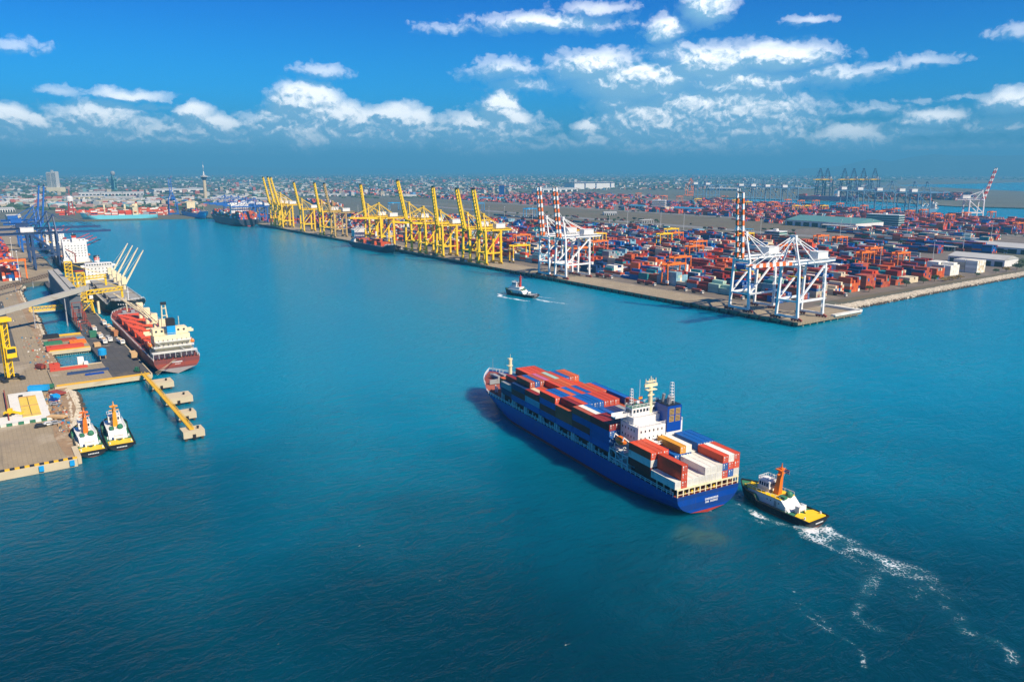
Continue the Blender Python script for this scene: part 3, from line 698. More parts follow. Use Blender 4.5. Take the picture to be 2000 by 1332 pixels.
bay(80.2, 10.8, [cs(q) for q in 'RBMB Bbmb Bbmb Obmb Brbr Rbrb Bbrb Rbrr Obrr Rbrr BRRB'.split()], name='fourth bay before the bridge')
bay(92.6, 10.8, [cs(q) for q in 'MLB Crb Rrb Nrb Rbrb Obrb Obrb Rbrb Brb Nrb RBB'.split()], name='fifth bay before the bridge')
bay(104.9, 10.8, [cs(q) for q in 'VMB Nrbb Brrb Nbrb Prbb Obrb Irrb Rbrb Bbrb Obrr ORRB'.split()], name='sixth bay before the bridge')
bay(117.2, 10.8, [cs(q) for q in 'GV Mbr Vbr Rrbb Rrbb Rrbb Rrbb Bbr WBr'.split()], name='seventh bay before the bridge', y0=11.2)
bay(126.6, 10.8, [cs(q) for q in 'OB Vb Wb Ib Rb Rbr RB'.split()], 20, 'foremost short bay', y0=8.6)
# ---------------------------------------------------------------- tugs
def tug(name, label, loc, rz, L=31.0, B=10.0, hullm=None, mastm=None, sternm=None, deckm=None, white_up=False, wheel=white, bd=None):
    r = thing(name, label, 'tugboat', loc, rz, None); k = L/31
    b, d, o = hull(L, B, 2.7, 1.9, .66, .35, True, .70, 30)
    h = b.build('hull', [hullm or blackp, mat_tugboot], r); d.build('deck', deckm or greenp, r)
    fd = MB(); fd.cyl((0,-.24,0),(0,.24,0),.78,n=10); fmesh = fd.mesh('tyre_fender', rubber)
    for s in (1,-1):
        for j in range(11):
            x = (1.5+j*2.0)*k; f = bpy.data.objects.new('tyre_fender', fmesh); put(f, h); f.location = (x, s*(B/2+.12), 1.9)
    b = MB()                                       # rubbing strake / bow fender
    for s in (1,-1):
        pr = None
        for (x, y, z) in o:
            q = Vector((x, s*(y+.12), z-.35))
            if pr is not None and (q-pr).length > .05: b.beam(pr, q, .34, .55)
            pr = q
    b.beam((-.12,-B/2,2.35),(-.12,B/2,2.35),.34,.6); b.build('rubbing_strake', rubber, h)
    lt = MB()
    for j in range(7): lt.box(-.33,-.28,-1.9+j*.55,-1.5+j*.55,1.35,1.75)
    lt.build('stern_lettering', white, h)
    b = MB(); b.prism([(.6,-B/2+.5),(5.6*k,-B/2+.5),(6.6*k,-1.4),(4.6*k,0),(6.6*k,1.4),(5.6*k,B/2-.5),(.6,B/2-.5)],2.2,2.55); b.build('stern_platform', sternm or yellow, r)
    x0, x1, w = 8.6*k, 25.2*k, B/2-1.5
    b = MB(); b.prof([(x0,2.15),(x1,2.15),(x1,5.2),(x0+3.2*k,5.2)], -w, w)
    dh = b.build('deckhouse', wheel, r)
    b = MB(); b.box(x0+3.4*k,x1+.3,-w-.25,w+.25,5.2,5.38); b.build('boat_deck', bd or (white if white_up else yellow), dh)
    b = MB()
    for s in (1,-1):
        for x in (x0+5*k, x1-3.2*k): b.box(x,x+.9,s*(w-.02)-.04,s*(w-.02)+.04,2.3,4.3)
    b.split('door', steel, dh)
    b = MB()
    for s in (1,-1):
        for x in (x0+4*k,x0+7.2*k,x0+8.6*k,x1-1.2*k): b.cyl((x,s*(w-.04),3.9),(x,s*(w+.03),3.9),.24,n=8)
    b.split('porthole', dark, dh)
    if white_up: b = MB(); b.box(x0+5.2*k,x1-1,-w+.6,w-.6,5.385,7.9); b.build('upper_house', white, r); zb = 7.9
    else: zb = 5.385
    b = MB(); xa, xb = x1-7.6*k, x1-2.2*k; ww = w-1.1
    b.box(xa+.6,xb-.3,-ww+.5,ww-.5,zb,zb+1.3); b.prism([(xa,-ww),(xb-1.2,-ww),(xb,-ww+1.4),(xb,ww-1.4),(xb-1.2,ww),(xa,ww)],zb+1.3,zb+3.8); wh_ = b.build('wheelhouse', wheel, r)
    g = MB(); windows_row(g, ww, xa+.4, xb-1.3, zb+2.1, zb+3.25, 4, axis='y'); windows_row(g, -ww, xa+.4, xb-1.3, zb+2.1, zb+3.25, 4, axis='y'); windows_row(g, xa, -ww+.3, ww-.3, zb+2.1, zb+3.25, 4); windows_row(g, xb, -ww+1.5, ww-1.5, zb+2.1, zb+3.25, 4)
    g.split('window', glass, wh_)
    b = MB(); zt = zb+3.8
    for (p, q) in (((xa,-ww),(xb-1,-ww)),((xb-1,-ww),(xb-1,ww)),((xb-1,ww),(xa,ww)),((xa,ww),(xa,-ww))):
        b.beam((*p,zt+1),(*q,zt+1),.12)
        for j in range(5): x = lerp(p[0],q[0],j/5); y = lerp(p[1],q[1],j/5); b.box(x-.06,x+.06,y-.06,y+.06,zt,zt+1)
    b.build('roof_rail', white, wh_)
    b = MB(); xm = xa-1.6*k; b.beam((xm,0,5.3),(xm-.9,0,zb+9.3),1.9,2.1,w2=1.0,h2=1.1); b.box(xm-1.7,xm+.4,-1.5,1.5,zb+8.6,zb+8.9); b.cyl((xm-.9,0,zb+9.2),(xm-1.0,0,zb+11),.28,.12,n=6); b.box(xm-1.2,xm-.5,-1.9,1.9,zb+7.1,zb+7.3)
    b.build('funnel_mast', mastm or orange, r)
    b = MB(); b.box(xa+.8,xa+1.2,-1.1,1.1,zt+1.5,zt+1.75); b.cyl((xa+1,0,zt),(xa+1,0,zt+1.6),.14,n=5); b.build('radar_scanner', white, r)
    b = MB(); b.sph((xm-3.6*k,-1.3,5.9),1.25,1.25,1.3,n=10,k=6); b.box(xm-4.8*k,xm-2.4*k,1.0,2.6,5.385,6.2); b.build('life_raft', greenp, r)
    b = MB(); b.cyl((6.8*k,-1.3,3.5),(6.8*k,1.3,3.5),.95,n=12); b.box(6.0*k,7.6*k,-1.8,-1.3,2.2,4.6); b.box(6.0*k,7.6*k,1.3,1.8,2.2,4.6); b.beam((6.0*k,-1.6,4.6),(6.0*k,1.6,4.6),.3); b.build('towing_winch', white, r)
    b = MB(); b.cyl((27.3*k,-1.2,4.2),(27.3*k,1.2,4.2),.9,n=10); b.box(26.5*k,28.1*k,-1.9,-1.4,2.8,5.0); b.box(26.5*k,28.1*k,1.4,1.9,2.8,5.0); b.build('bow_winch', yellow, r)
    b = MB()
    for s in (1,-1):
        for x in (2.2*k, 9.5*k, 24.5*k): b.cyl((x,s*(B/2-1.0),2.2),(x,s*(B/2-1.0),3.3),.28,n=7)
    b.split('bollard', white, r)
    for s in (1,-1):
        b = MB(); y = s*(w+.15); b.beam((x0+3.6*k,y,6.35),(x1,y,6.35),.1)
        for j in range(8): x = lerp(x0+3.6*k,x1,j/7); b.box(x-.05,x+.05,y-.05,y+.05,5.38,6.35)
        b.build('deck_rail', white, r)
    b = MB()
    for j, mm in enumerate((0,1,2,1,0)): b.box(xm-4.0,xm-2.2,-.04,.04,zb+8.0+j*.28,zb+8.0+j*.28+.276,mm)
    b.cyl((xm-2.15,0,zb+7),(xm-2.15,0,zb+10),.06,n=4,m=1); b.build('flag', [redp, white, navy], r)
    return r
mat_tugboot = mat('tug_boot_topping', (.16,.055,.03), .7, .3, .5)
tug('tugboat', 'black tug with orange mast and yellow stern pushing at the stern of the blue ship', (195.8,-267.4,0), math.pi-.03)
tug('tugboat', 'black tug with orange mast berthed right beside the quay wall, nearest the boulders', (-3,-447.0,0), math.pi+.02, 32, 9.6, bd=white)
tug('tugboat', 'black tug with amber mast berthed on the open water side of the other', (-5,-436.6,0), math.pi-.03, 33, 9.8, bd=white, mastm=mat('amber_paint', (.80,.32,.015), .5))
tug('tugboat', 'black and white tug with a red funnel crossing the middle of the channel', at(1046,582), math.atan2(*(at(973,571)-at(1046,582)).yx), 37, 10.5, mastm=redp, deckm=greenp, white_up=True, sternm=steel)
# mooring ropes of the two berthed tugs
b = MB(); b.beam((-3.6,-451.6,2.5),(-4.5,-443.5,2.4),.12); tag(b.build('mooring_rope', conclight), 'pale rope tying the inner berthed tug to the quay corner', 'rope')
# ---------------------------------------------------------------- cargo ships
FAR = []                          # boxes of the container stacks that are one mass: (x, y, z, lx, ly, lz, rz, colour)
for (p, size, c) in HID: FAR.append((p.x, p.y, p.z, 12.19 if size == 40 else 6.06, 2.44, 2.58, SA, PAL[c]))
def loc2w(loc, rz, x, y): c, s = math.cos(rz), math.sin(rz); return loc[0]+c*x-s*y, loc[1]+s*x+c*y
FPAL = ['red']*4+['maroon']*6+['brown']*5+['orange']*4+['blue']*5+['navy']*4+['white']*2+['grey']*2+['pale blue','cream','teal','green','mint','pink']
def stackbays(loc, rz, bays, B, z0, hmin, hmax, pal, seed):
    rr = random.Random(seed)
    for x in bays:
        n = int((B-1.6)/2.5); h0 = rr.randint(hmin, hmax)
        for c in range(n):
            h = max(1, h0-(rr.random() < .3)); y = (c-(n-1)/2)*2.5
            for k in range(h):
                wx, wy = loc2w(loc, rz, x, y); FAR.append((wx, wy, z0+k*2.6, 12.19, 2.44, 2.57, rz, PAL[rr.choice(pal)]))
def deck_crane(r, x, y, z, h, m, ang, dirv, ln, kind='deck_crane', boomm=None, w=2.4):
    c = bpy.data.objects.new(kind, None); put(c, r)
    c.data = None; b = MB(); b.cyl((x,y,z),(x,y,z+h*.55),w*.55,w*.5,n=10); b.box(x-w*.7,x+w*.7,y-w*.75,y+w*.75,z+h*.55,z+h)
    bpy.data.objects.remove(c); c = b.build(kind, m, r)
    d = Vector((dirv[0]*math.cos(ang), dirv[1]*math.cos(ang), math.sin(ang))); p = Vector((x,y,z+h*.62))+Vector((dirv[0],dirv[1],0))*w*.6; q = p+d*ln
    sv = Vector((-dirv[1],dirv[0],0)); j = MB()
    for s in (1,-1): j.beam(p+sv*s*w*.45, q+sv*s*w*.12, .55, .9, w2=.35, h2=.5)
    for k in range(1, 9): f = k/9; ww = w*lerp(.45,.12,f); j.beam(p.lerp(q,f)+sv*ww, p.lerp(q,f)-sv*ww, .3)
    j.beam(Vector((x,y,z+h)), q, .12); j.build('boom', boomm or m, c)
    return c
def cargo_ship(label, loc, rz, L, B, D, hm, bm, hx, hl, hh, hmat, boot=1.6, name='cargo_ship', fo=3.0, deckm=deckred, wing=True, funm=None, hw=None):
    r = thing(name, label, 'ship', loc, rz)
    b, d, o = hull(L, B, D, fo, .90, boot, True, .86); b.build('hull', [hm, bm], r); d.build('deck', deckm, r)
    [rail(o, 4, 1.1, .15, 0, L, .09, .12, (s_,)).build('deck_railing', white, r) for s_ in (1,-1)]
    hw = hw or B/2-1.5
    b = MB(); z = D-.6; nl = max(3, int(hh/2.8)); b.box(hx,hx+hl,-hw,hw,z,z+3.4); b.box(hx+1,hx+hl,-hw+1.2,hw-1.2,z+3.4,z+hh-3); hs_ = b.build('superstructure', hmat, r)
    b = MB(); b.box(hx+hl*.45,hx+hl+.3,-hw+1.5,hw-1.5,z+hh-3,z+hh)
    if wing: b.box(hx+hl*.6,hx+hl,-B/2-.2,B/2+.2,z+hh-3.3,z+hh-2.9); b.box(hx+hl-.2,hx+hl,-B/2-.2,B/2+.2,z+hh-2.9,z+hh-1.8); b.box(hx+hl*.6,hx+hl*.6+.2,-B/2-.2,B/2+.2,z+hh-2.9,z+hh-1.8)
    wb = b.build('wheelhouse', hmat, hs_); g = MB()
    windows_row(g, hx+hl+.3, -hw+1.8, hw-1.8, z+hh-1.9, z+hh-.7, 10); windows_row(g, hx+hl*.45, -hw+1.8, hw-1.8, z+hh-1.9, z+hh-.7, 6, gap=.6)
    g.split('window', glass, wb); g = MB()
    for k in range(1, nl-1):
        zz = z+.9+k*2.8
        if zz > z+hh-4: break
        for xx in (hx+1, hx+hl) if k > 1 else (hx+hl,): windows_row(g, xx, -hw+2, hw-2, zz, zz+.9, 7, gap=.7)
        for s in (1,-1): windows_row(g, s*(hw-1.2) if k > 1 else s*hw, hx+1.5, hx+hl-1, zz, zz+.9, max(2,int(hl/2.4)), gap=.7, axis='y')
    g.split('porthole', dark, hs_)
    b = MB()
    for (x0, x1, w, zz) in ((hx,hx+hl,hw,z+3.4),(hx+1,hx+hl*.45,hw-1.2,z+hh-3)):
        for s in (1,-1): b.beam((x0,s*w,zz+1),(x1,s*w,zz+1),.12)
        b.beam((x0,-w,zz+1),(x0,w,zz+1),.12)
    b.build('deck_rail', hmat, hs_)
    b = MB(); b.cyl((hx+hl*.75,0,z+hh),(hx+hl*.75,0,z+hh+7),.3,.18,n=6); b.box(hx+hl*.75-.3,hx+hl*.75+.3,-2.2,2.2,z+hh+3.4,z+hh+3.7); b.box(hx+hl*.75-.2,hx+hl*.75+.2,-1.5,1.5,z+hh+5,z+hh+5.4); b.build('radar_mast', hmat, r)
    f = MB(); f.prism([(hx+1.5,-2.2),(hx+5.5,-2.0),(hx+6,0),(hx+5.5,2.0),(hx+1.5,2.2)],z+hh-3,z+hh+2.0,0); f.prism([(hx+1.48,-2.22),(hx+5.52,-2.02),(hx+6.02,0),(hx+5.52,2.02),(hx+1.48,2.22)],z+hh+2.0,z+hh+4.2,1); f.prism([(hx+1.5,-2.2),(hx+5.5,-2.0),(hx+6,0),(hx+5.5,2.0),(hx+1.5,2.2)],z+hh+4.2,z+hh+6.0,2)
    f.build('funnel', funm or [hmat, redp, blackp], r)
    b = MB(); b.cyl((L-9,0,D+fo-.8),(L-9,0,D+fo+10),.4,.25,n=6); b.box(L-9.3,L-8.7,-1,1,D+fo+6,D+fo+6.3); b.build('foremast', hmat, r)
    w_ = MB(); w_.box(L-16,L-12,-4,-1.5,D+fo-.6,D+fo+1.2); w_.box(L-16,L-12,1.5,4,D+fo-.6,D+fo+1.2); w_.box(L-19,L-18.6,-B*.3,B*.3,D-.6,D+fo+.3); w_.build('windlass', steel, r)
    for s in (1,-1):
        lb = MB(); lb.sph((hx+hl*.5, s*(hw+.6), z+7), 3.2, 1.3, 1.3, n=8, k=6); lb.build('lifeboat', orange, r)
        dv = MB()
        for x in (hx+hl*.5-2.4, hx+hl*.5+2.4): dv.beam((x,s*(hw-1.2),z+3.4),(x,s*(hw+.9),z+8.6),.35)
        dv.build('lifeboat_davit', hmat, r)
    return r, z
PI = math.pi
# red bulk carrier at the wharf, stern towards us
RP = (-119.5,-391.2,0)
r, z = cargo_ship('red bulk carrier with orange hatches and cream house, stern nearest, along the wharf', RP, PI, 168, 25, 8.6, hullrust, hullgrey, 6, 12, 15.5, cream, 3.2, 'bulk_carrier', 2.6, deckred, True, [cyanC, blackp, blackp], 10.5)
b = MB(); zz = z+.02
for j, (lv, w, x0) in enumerate(((3.4,11.6,2.2),(6.3,10.4,3.4),(9.2,9.2,4.4))):
    b.box(x0,6.98,-w,w,zz+lv,zz+lv+.22)
    for q in range(9): y = -w+.2+q*(2*w-.4)/8; b.box(x0+.1,x0+.3,y-.1,y+.1,zz+lv-2.9 if j == 0 else zz+lv,zz+lv if j == 0 else zz+lv+1.1)
    b.beam((x0+.2,-w,zz+lv+1.1),(x0+.2,w,zz+lv+1.1),.14); b.beam((x0+.2,-w,zz+lv+.6),(x0+.2,w,zz+lv+.6),.1)
for y0, lv in ((-6,3.5),(5,6.4),(-3,.2)): b.beam((x0,y0,zz+lv),(x0,y0+3.4,zz+lv+2.9),.9,.18)
b.build('aft_gallery', white, r)
b = MB()
for q in range(14): y = -10.5+q*1.6; b.cyl((1.6+.5*(q % 3),y,z),(1.6+.5*(q % 3),y,z+.9+.4*(q % 2)),.42,n=7)
b.box(.8,3.2,-2.2,-.4,z,z+1.6); b.box(.9,3.0,2.8,4.6,z,z+1.4); b.split('mooring_gear', blackp, r)
b = MB()
for k in range(9): b.box(-.06,-.01,-2.6+k*.6,-2.2+k*.6,6.2,6.9)
for k in range(6): b.box(-.06,-.01,-1.6+k*.5,-1.3+k*.5,5.2,5.6)
b.build('stern_lettering', white, r)
for k in range(5):
    x0 = 27+k*24; b = MB(); b.box(x0,x0+18.5,-8.8,8.8,z,z+3.2); b.box(x0-.4,x0+18.9,-9.1,9.1,z+3.21,z+4.1)
    hc = b.build('hatch', hatchor, r); q = MB()
    for j in range(1, 6): q.box(x0+j*3.1-.12,x0+j*3.1+.12,-9.1,9.1,z+4.105,z+4.28)
    for s in (1,-1): q.beam((x0+2,s*9.2,z+1),(x0+9,s*9.25,z+3.6),.3); q.beam((x0+16,s*9.2,z+1),(x0+9,s*9.25,z+3.6),.3)
    q.split('stiffener', hatchor, hc)
    em = MB(); em.box(x0+7,x0+8.6,-.8,.8,z+4.29,z+4.42); em.build('lifting_lug', yellow, hc)
for k, (dx, dy, an, ln) in enumerate(((.95,.30,.42,30),(.96,.28,.30,30),(.95,.30,.25,30),(.9,.43,.35,28))):
    deck_crane(r, 47.8+k*24, -2.5, z, 14.5, cream, an, (dx, dy), ln, boomm=cream)
b = MB()                                          # tall A-shaped derrick before the house
for s in (1,-1): b.beam((23.4,s*2.4,z),(24.0,s*1.0,z+27),.8,.8,w2=.5)
for k in range(6): zz = z+4+k*4.2; w_ = 2.4-1.4*(zz-z)/27; b.beam((23.6,-w_,zz),(23.6,w_,zz),.4)
b.box(23.4,24.6,-1.5,1.5,z+27,z+28.6,1); b.build('derrick', [cream, blackp], r)
b = MB(); b.cyl((25,6,z),(25,6,z+18),.45,n=7); b.box(24.6,25.4,2,10,z+13.6,z+14.2); b.box(24.7,25.3,4,8,z+16.6,z+17); b.cyl((22,-7,z+14),(22,-7,z+20),.2,n=5); b.sph((21,5,z+19),.9,n=8,k=5); b.build('signal_mast', cream, r)
b = MB()
for k in range(3): b.beam((-119.4,-393+k*.8,8),(-104-k*3,-404.5,4.3),.09)
tag(b.build('mooring_line', conclight), 'pale mooring lines from the red carrier stern to the first dolphin', 'mooring lines')
# second bulk carrier, bow towards us
r, z = cargo_ship('black bulk carrier with grey hatches and four raised cream booms, bow towards the red carrier', (-490,-384,0), 0, 182, 28, 9.6, blackp, hullrust, 6, 15, 17.5, white, 4.2, 'bulk_carrier', 3.6, hatchgrey, True)
for k in range(5):
    x0 = 32+k*26; b = MB(); b.box(x0,x0+19,-9.5,9.5,z,z+2.6); b.box(x0-.4,x0+19.4,-9.9,9.9,z+2.61,z+3.6); hc = b.build('hatch', hatchgrey, r); q = MB()
    for j in range(1, 6): q.box(x0+j*3.2-.12,x0+j*3.2+.12,-9.9,9.9,z+3.605,z+3.8)
    q.split('stiffener', steel, hc)
for k in range(4): deck_crane(r, 28.5+k*25.5, 7.5, z, 13.5, cream, 1.02, (-.10,.995), 31)
b = MB()
for k in range(6): b.box(178.6+k*.01,178.9,9.2-k*1.0,9.7-k*1.0,9.2,9.9)
for k in range(5): b.beam((181.5-k*.9,-(1.6+k*1.5),11.2),(181.0-k*.9,-(2.3+k*1.5),11.2),.12,.8)
b.build('bow_lettering', white, r)
# third and fourth ships
r, z = cargo_ship('black ship with a tall white house and red cranes below the navy quay crane', (-640,-384,0), PI, 190, 29, 10, blackp, hullred, 14, 15, 25, white, 2, 'bulk_carrier', 3.5, hatchgrey, True)
for k in range(4): deck_crane(r, 44+k*34, -2, z, 18, redp, .35, (.25,-.97), 30, boomm=redp)
b = MB(); b.cyl((4.5,2,z),(4.5,2,z+11),.6,n=8); b.beam((4.5,2,z+10.5),(12,9,z+15),.8); b.build('stores_crane', hullrust, r)
b = MB()
for k in range(3): b.box(1.5+k*2.4,2.6+k*2.4,-7,4,z+.01,z+.8)
b.split('cargo_beam', cream, r)
for k in range(4):
    x0 = 47+k*34; b = MB(); b.box(x0+3,x0+26,-9.5,9.5,z,z+3); b.build('hatch', hatchgrey, r)
r, z = cargo_ship('white housed ship with red cranes farthest along the left quay', (-870,-385,0), PI, 170, 27, 10, hullnavy, hullred, 10, 13, 20, white, 2, 'bulk_carrier', 3.5, hatchgrey, True)
for k in range(3): deck_crane(r, 40+k*36, 0, z, 15, redp, .5, (.3,-.95), 24, boomm=redp)
# ships at the head and along the right quay
p0 = at(308,428); p1 = at(158,431); rz = math.atan2(p1.y-p0.y, p1.x-p0.x)
r, z = cargo_ship('pale turquoise container ship lying across the head of the basin', p0, rz, (p1-p0).length, 24, 11, hullpale, hullpale, 38, 11, 24, cream, .5, 'container_ship', 5, deckred, True)
stackbays(p0, rz, [8.5,22,58,72,86,100,114,127], 23, 10.6, 2, 4, ['red','maroon','white','grey','red','orange','navy'], 3)
for x in (65.2, 106.8): deck_crane(r, x, 0, z, 24, cream, .05, (1,0), 22)
SB = (-1236,-23,0)
r, z = cargo_ship('large dark blue container ship berthed at the far end of the right quay', SB, PI, 240, 40, 14, hullnavy, hullred, 56, 14, 31, white, 2, 'container_ship', 5, deckred, True)
stackbays(SB, PI, [9,22.5,36,49]+[80+13.4*k for k in range(10)], 39, 14, 4, 6, FPAL+['orange']*6+['brown']*4, 5)
p0 = at(372,423); p1 = at(402,428.5); rz = math.atan2(p1.y-p0.y, p1.x-p0.x)
r, z = cargo_ship('bright blue ship whose bow shows beyond the large dark blue ship', p0-(p1-p0).normalized()*40, rz, 40+(p1-p0).length, 24, 12, cyanC, hullred, 40, 14, 26, cream, 1.5, 'container_ship', 5, deckred, True)
stackbays(p0-(p1-p0).normalized()*40, rz, [10,24,64,78,92], 23, 12, 2, 5, FPAL, 6)
SD = (-744,-13.4,0)
r, z = cargo_ship('small dark container ship with orange boxes under the yellow cranes', SD, 0, 132, 21, 8, hullnavy, hullgrey, 6, 12, 21, white, 1.0, 'container_ship', 3, deckred, True)
stackbays(SD, 0, [30,44.5,66,80.5,101], 20, 8.6, 2, 3, ['orange','orange','red','brown','maroon','blue','orange'], 8)
for x in (55,91): deck_crane(r, x, 8.5, z, 17, white, .02, (1,-.25), 18, w=1.4)
p0 = at(1556,391.6); p1 = at(1668,394); rz = math.atan2(p1.y-p0.y, p1.x-p0.x)
r, z = cargo_ship('long purple hulled ship across the far basin beyond the container yards', p0, rz, 210, 32, 17, hullpurple, hullpurple, 130, 14, 24, white, 1, 'container_ship', 4, deckred, True)
stackbays(p0, rz, [14,28,60,74], 31, 17, 1, 3, FPAL, 9)
p0 = at(1792,417); p1 = at(1872,410); rz = math.atan2(p1.y-p0.y, p1.x-p0.x)
r, z = cargo_ship('grey cargo ship with white cranes moored beyond the yards on the far right', p0, rz, 120, 22, 9, greyblue, hullred, 86, 12, 17, white, 1, 'cargo_ship', 3, hatchgrey, True)
for x in (24, 52): deck_crane(r, x, 0, z, 13, white, .6, (1,-.2), 16)
# ---------------------------------------------------------------- quay cranes
def sts(kind, label, m, boom_m, W=17, g=20, H=38, A=57, bl=46, back=18, up=True, ang=80, house=None, legw=1.8, portal=13, striped=False, bogm=None, stay_m=None, slim=1.0, group=None, rise=0):
    r = thing(kind, label, 'quay crane', group=group); bogm = bogm or m; hm = house or white; w = W/2
    for sx in (1,-1):
        for y in (0, g):
            t_ = sx*w*.80 if y == 0 else sx*w*.92
            b = MB(); b.beam((sx*w,y,2.2),(t_,y,H),legw,legw); b.build('leg', m, r)
    b = MB()
    for y in (0, g): b.beam((-w-1,y,2.6),(w+1,y,2.6),1.1,1.5)
    b.split('sill_beam', m, r)
    for sx in (1,-1):
        b = MB(); b.beam((sx*w*.93,0,portal),(sx*w*.97,g,portal),1.1,1.5); b.build('portal_beam', m, r)
        b = MB(); b.beam((sx*w*.95,g*.02,portal+.4),(sx*w*.92,g*.98,H-1.6),1.1,1.1); b.build('brace', m, r)
    b = MB()
    for y in (0, g): b.beam((-w*.85,y,H-.9),(w*.85,y,H-.9),1.2,1.8)
    b.beam((-w*.93,0,portal),(w*.93,0,portal),.9,1.2); b.split('cross_beam', m, r)
    gx = 2.7; b = MB()
    for s in (1,-1): b.beam((s*gx,-2.5,H+1.0),(s*gx,g+back,H+1.0),1.3*slim,2.3*slim)
    for k in range(int((g+back)/6)+1): b.beam((-gx,-2+k*6,H+1.2),(gx,-2+k*6,H+1.2),.5)
    b.build('girder', m, r)
    hp = Vector((0,-2.8,H+1.2)); a = R(ang if up else rise); d = Vector((0,-math.cos(a),math.sin(a))); nrm = Vector((0,math.sin(a),math.cos(a)))
    b = MB(); ns = 12
    for s in (1,-1):
        for k in range(ns):
            p = hp+d*(bl*k/ns)+Vector((s*gx,0,0)); q = hp+d*(bl*(k+1)/ns)+Vector((s*gx,0,0)); h1 = lerp(2.3,1.6,k/ns)*slim
            b.beam(p, q, 1.3*slim, h1, m=(k % 2) if striped else 0)
    for k in range(13): p = hp+d*(bl*k/12); b.beam(p+Vector((-gx,0,0)), p+Vector((gx,0,0)), .5, .8, m=0)
    if up and not striped: b.beam(hp+d*bl+Vector((-gx-.8,0,0)), hp+d*bl+Vector((gx+.8,0,0)), 1.0, 2.2, m=1)
    bo = b.build('boom', [m if not striped else boom_m, (boom_m if striped else blackp) if not striped else white], r)
    b = MB(); ax = 1.5; ay = 1.2
    for s in (1,-1):
        b.beam((s*w*.80,0,H),(s*ax,ay,A),1.1,1.1,w2=.8); b.beam((s*w*.8,g*.62,H+1),(s*ax,ay,A),.7,.7,w2=.5)
    for f in (.35,.7): b.beam((-lerp(w*.8,ax,f),ay*f,lerp(H,A,f)),(lerp(w*.8,ax,f),ay*f,lerp(H,A,f)),.5)
    b.box(-2.4,2.4,ay-1.2,ay+1.2,A-.3,A+1.2); b.build('apex_frame', m, r)
    b = MB()
    for s in (1,-1):
        b.beam((s*ax,ay,A),(s*gx,g+back*.55,H+2),.5,.5)
        if not up:
            for f in (.45,.92): q = hp+d*(bl*f); b.beam((s*ax,ay,A),(s*gx,q.y,q.z+.9),.42,.42, m=0)
        else: q = hp+d*(bl*.5); b.beam((s*ax,ay,A),(s*gx,q.y+.5,q.z),.25,.25)
    b.split('stay', stay_m or m, r)
    b = MB(); b.box(-3.6,3.6,g-3,g+9.5,H+2.4,H+7.6); b.box(-3.9,3.9,g-3.3,g+9.8,H+7.61,H+7.9); b.build('machinery_house', hm, r)
    b = MB(); b.box(-2.2,2.2,5,9.5,H-1.0,H+.6); tr = b.build('trolley', steel, r); b = MB(); b.box(1.4,3.6,9.6,12,H-3.6,H-1.1); cb = b.build('operator_cab', hm, tr); b = MB(); b.box(1.5,3.5,9.55,9.62,H-3.3,H-1.6); b.box(3.58,3.65,9.8,11.8,H-3.3,H-1.6); b.build('window', glass, cb)
    b = MB(); b.beam((-1.8,7,H-1),(-1.8,7,H-9),.07); b.beam((1.8,7,H-1),(1.8,7,H-9),.07); b.box(-6,6,6,8,H-9.6,H-9); b.build('spreader', yellow, tr)
    for sx in (1,-1):
        for y in (0, g):
            b = MB()
            for k in range(4):
                x = sx*w-4.2+k*2.4; b.cyl((x,y-.45,.62),(x,y+.45,.62),.62,n=9); b.box(x-.95,x+.95,y-.6,y+.6,.75,1.55)
            b.prof([(sx*w-4.8,1.5),(sx*w+4.0,1.5),(sx*w+1.2,2.6),(sx*w-2,2.6)],y-.5,y+.5); b.build('bogie', bogm, r)
    b = MB(); x = w*.86+1.3
    for k in range(6):
        z0 = 3+k*5.6; s = 1 if k % 2 else -1; b.beam((x,g-2.5*s,z0),(x,g+2.5*s,z0+5.6),.7,.18); b.box(x-.5,x+.5,g-3.2,g+3.2,z0+5.5,z0+5.62)
    b.build('stairway', m, r)
    b = MB(); 
    for s in (1,-1): b.beam((s*(gx+1.5),-2,H+3.2),(s*(gx+1.5),g+back,H+3.2),.12); b.beam((s*(gx+1.3),-2,H+2.2),(s*(gx+1.3),g+back,H+2.2),.8,.1)
    b.build('walkway', m, r)
    return r
def place(o, x, y, label, first, rz=0.0, z=3.36):
    if first: o.location = (x,y,z); o.rotation_euler = (0,0,rz); o['label'] = label; return o
    c = copy_tree(o, (x,y,z), rz, label)
    for q in c.children:              # no two booms are luffed quite alike
        if q.name.startswith('boom') and UPR:
            h_ = Vector((0,-2.8,UPR)); a = R(TILT[len(C.objects) % 7]); q.rotation_euler.x = a; q.location = h_-Matrix.Rotation(a, 3, 'X')@h_
    return c
UPR = 39.2; TILT = (-2.5,1.5,-1.2,2.2,-3.2,.8,-.6)
GY = 'yellow quay cranes along the right quay'
yu = sts('quay_crane', '', yellow, yellow, legw=2.3, slim=1.15, up=True, bl=47, group=GY); yd = sts('quay_crane', '', yellow, yellow, legw=2.3, slim=1.15, up=False, bl=42, A=60, H=38, W=18, rise=2, group=GY)
yt = sts('quay_crane', '', yellow, yellow, legw=2.3, slim=1.15, up=True, bl=52, H=41, A=64, W=18, ang=79, back=22, group=GY); ydu = sts('quay_crane', '', dusty, dusty, legw=2.1, up=True, bl=47, group=GY)
place(yt, -1176, 4.4, 'farthest yellow quay crane, boom raised, behind the dark blue ship stern', True)
place(yt, -1149, 4.4, 'second tall yellow quay crane with raised boom in the far pair', False)
place(yt, -1124, 4.4, 'tall yellow quay crane, raised boom, nearest of the far close trio', False)
place(yu, -1012, 4.4, 'lone yellow quay crane with raised boom right of the far trio', True)
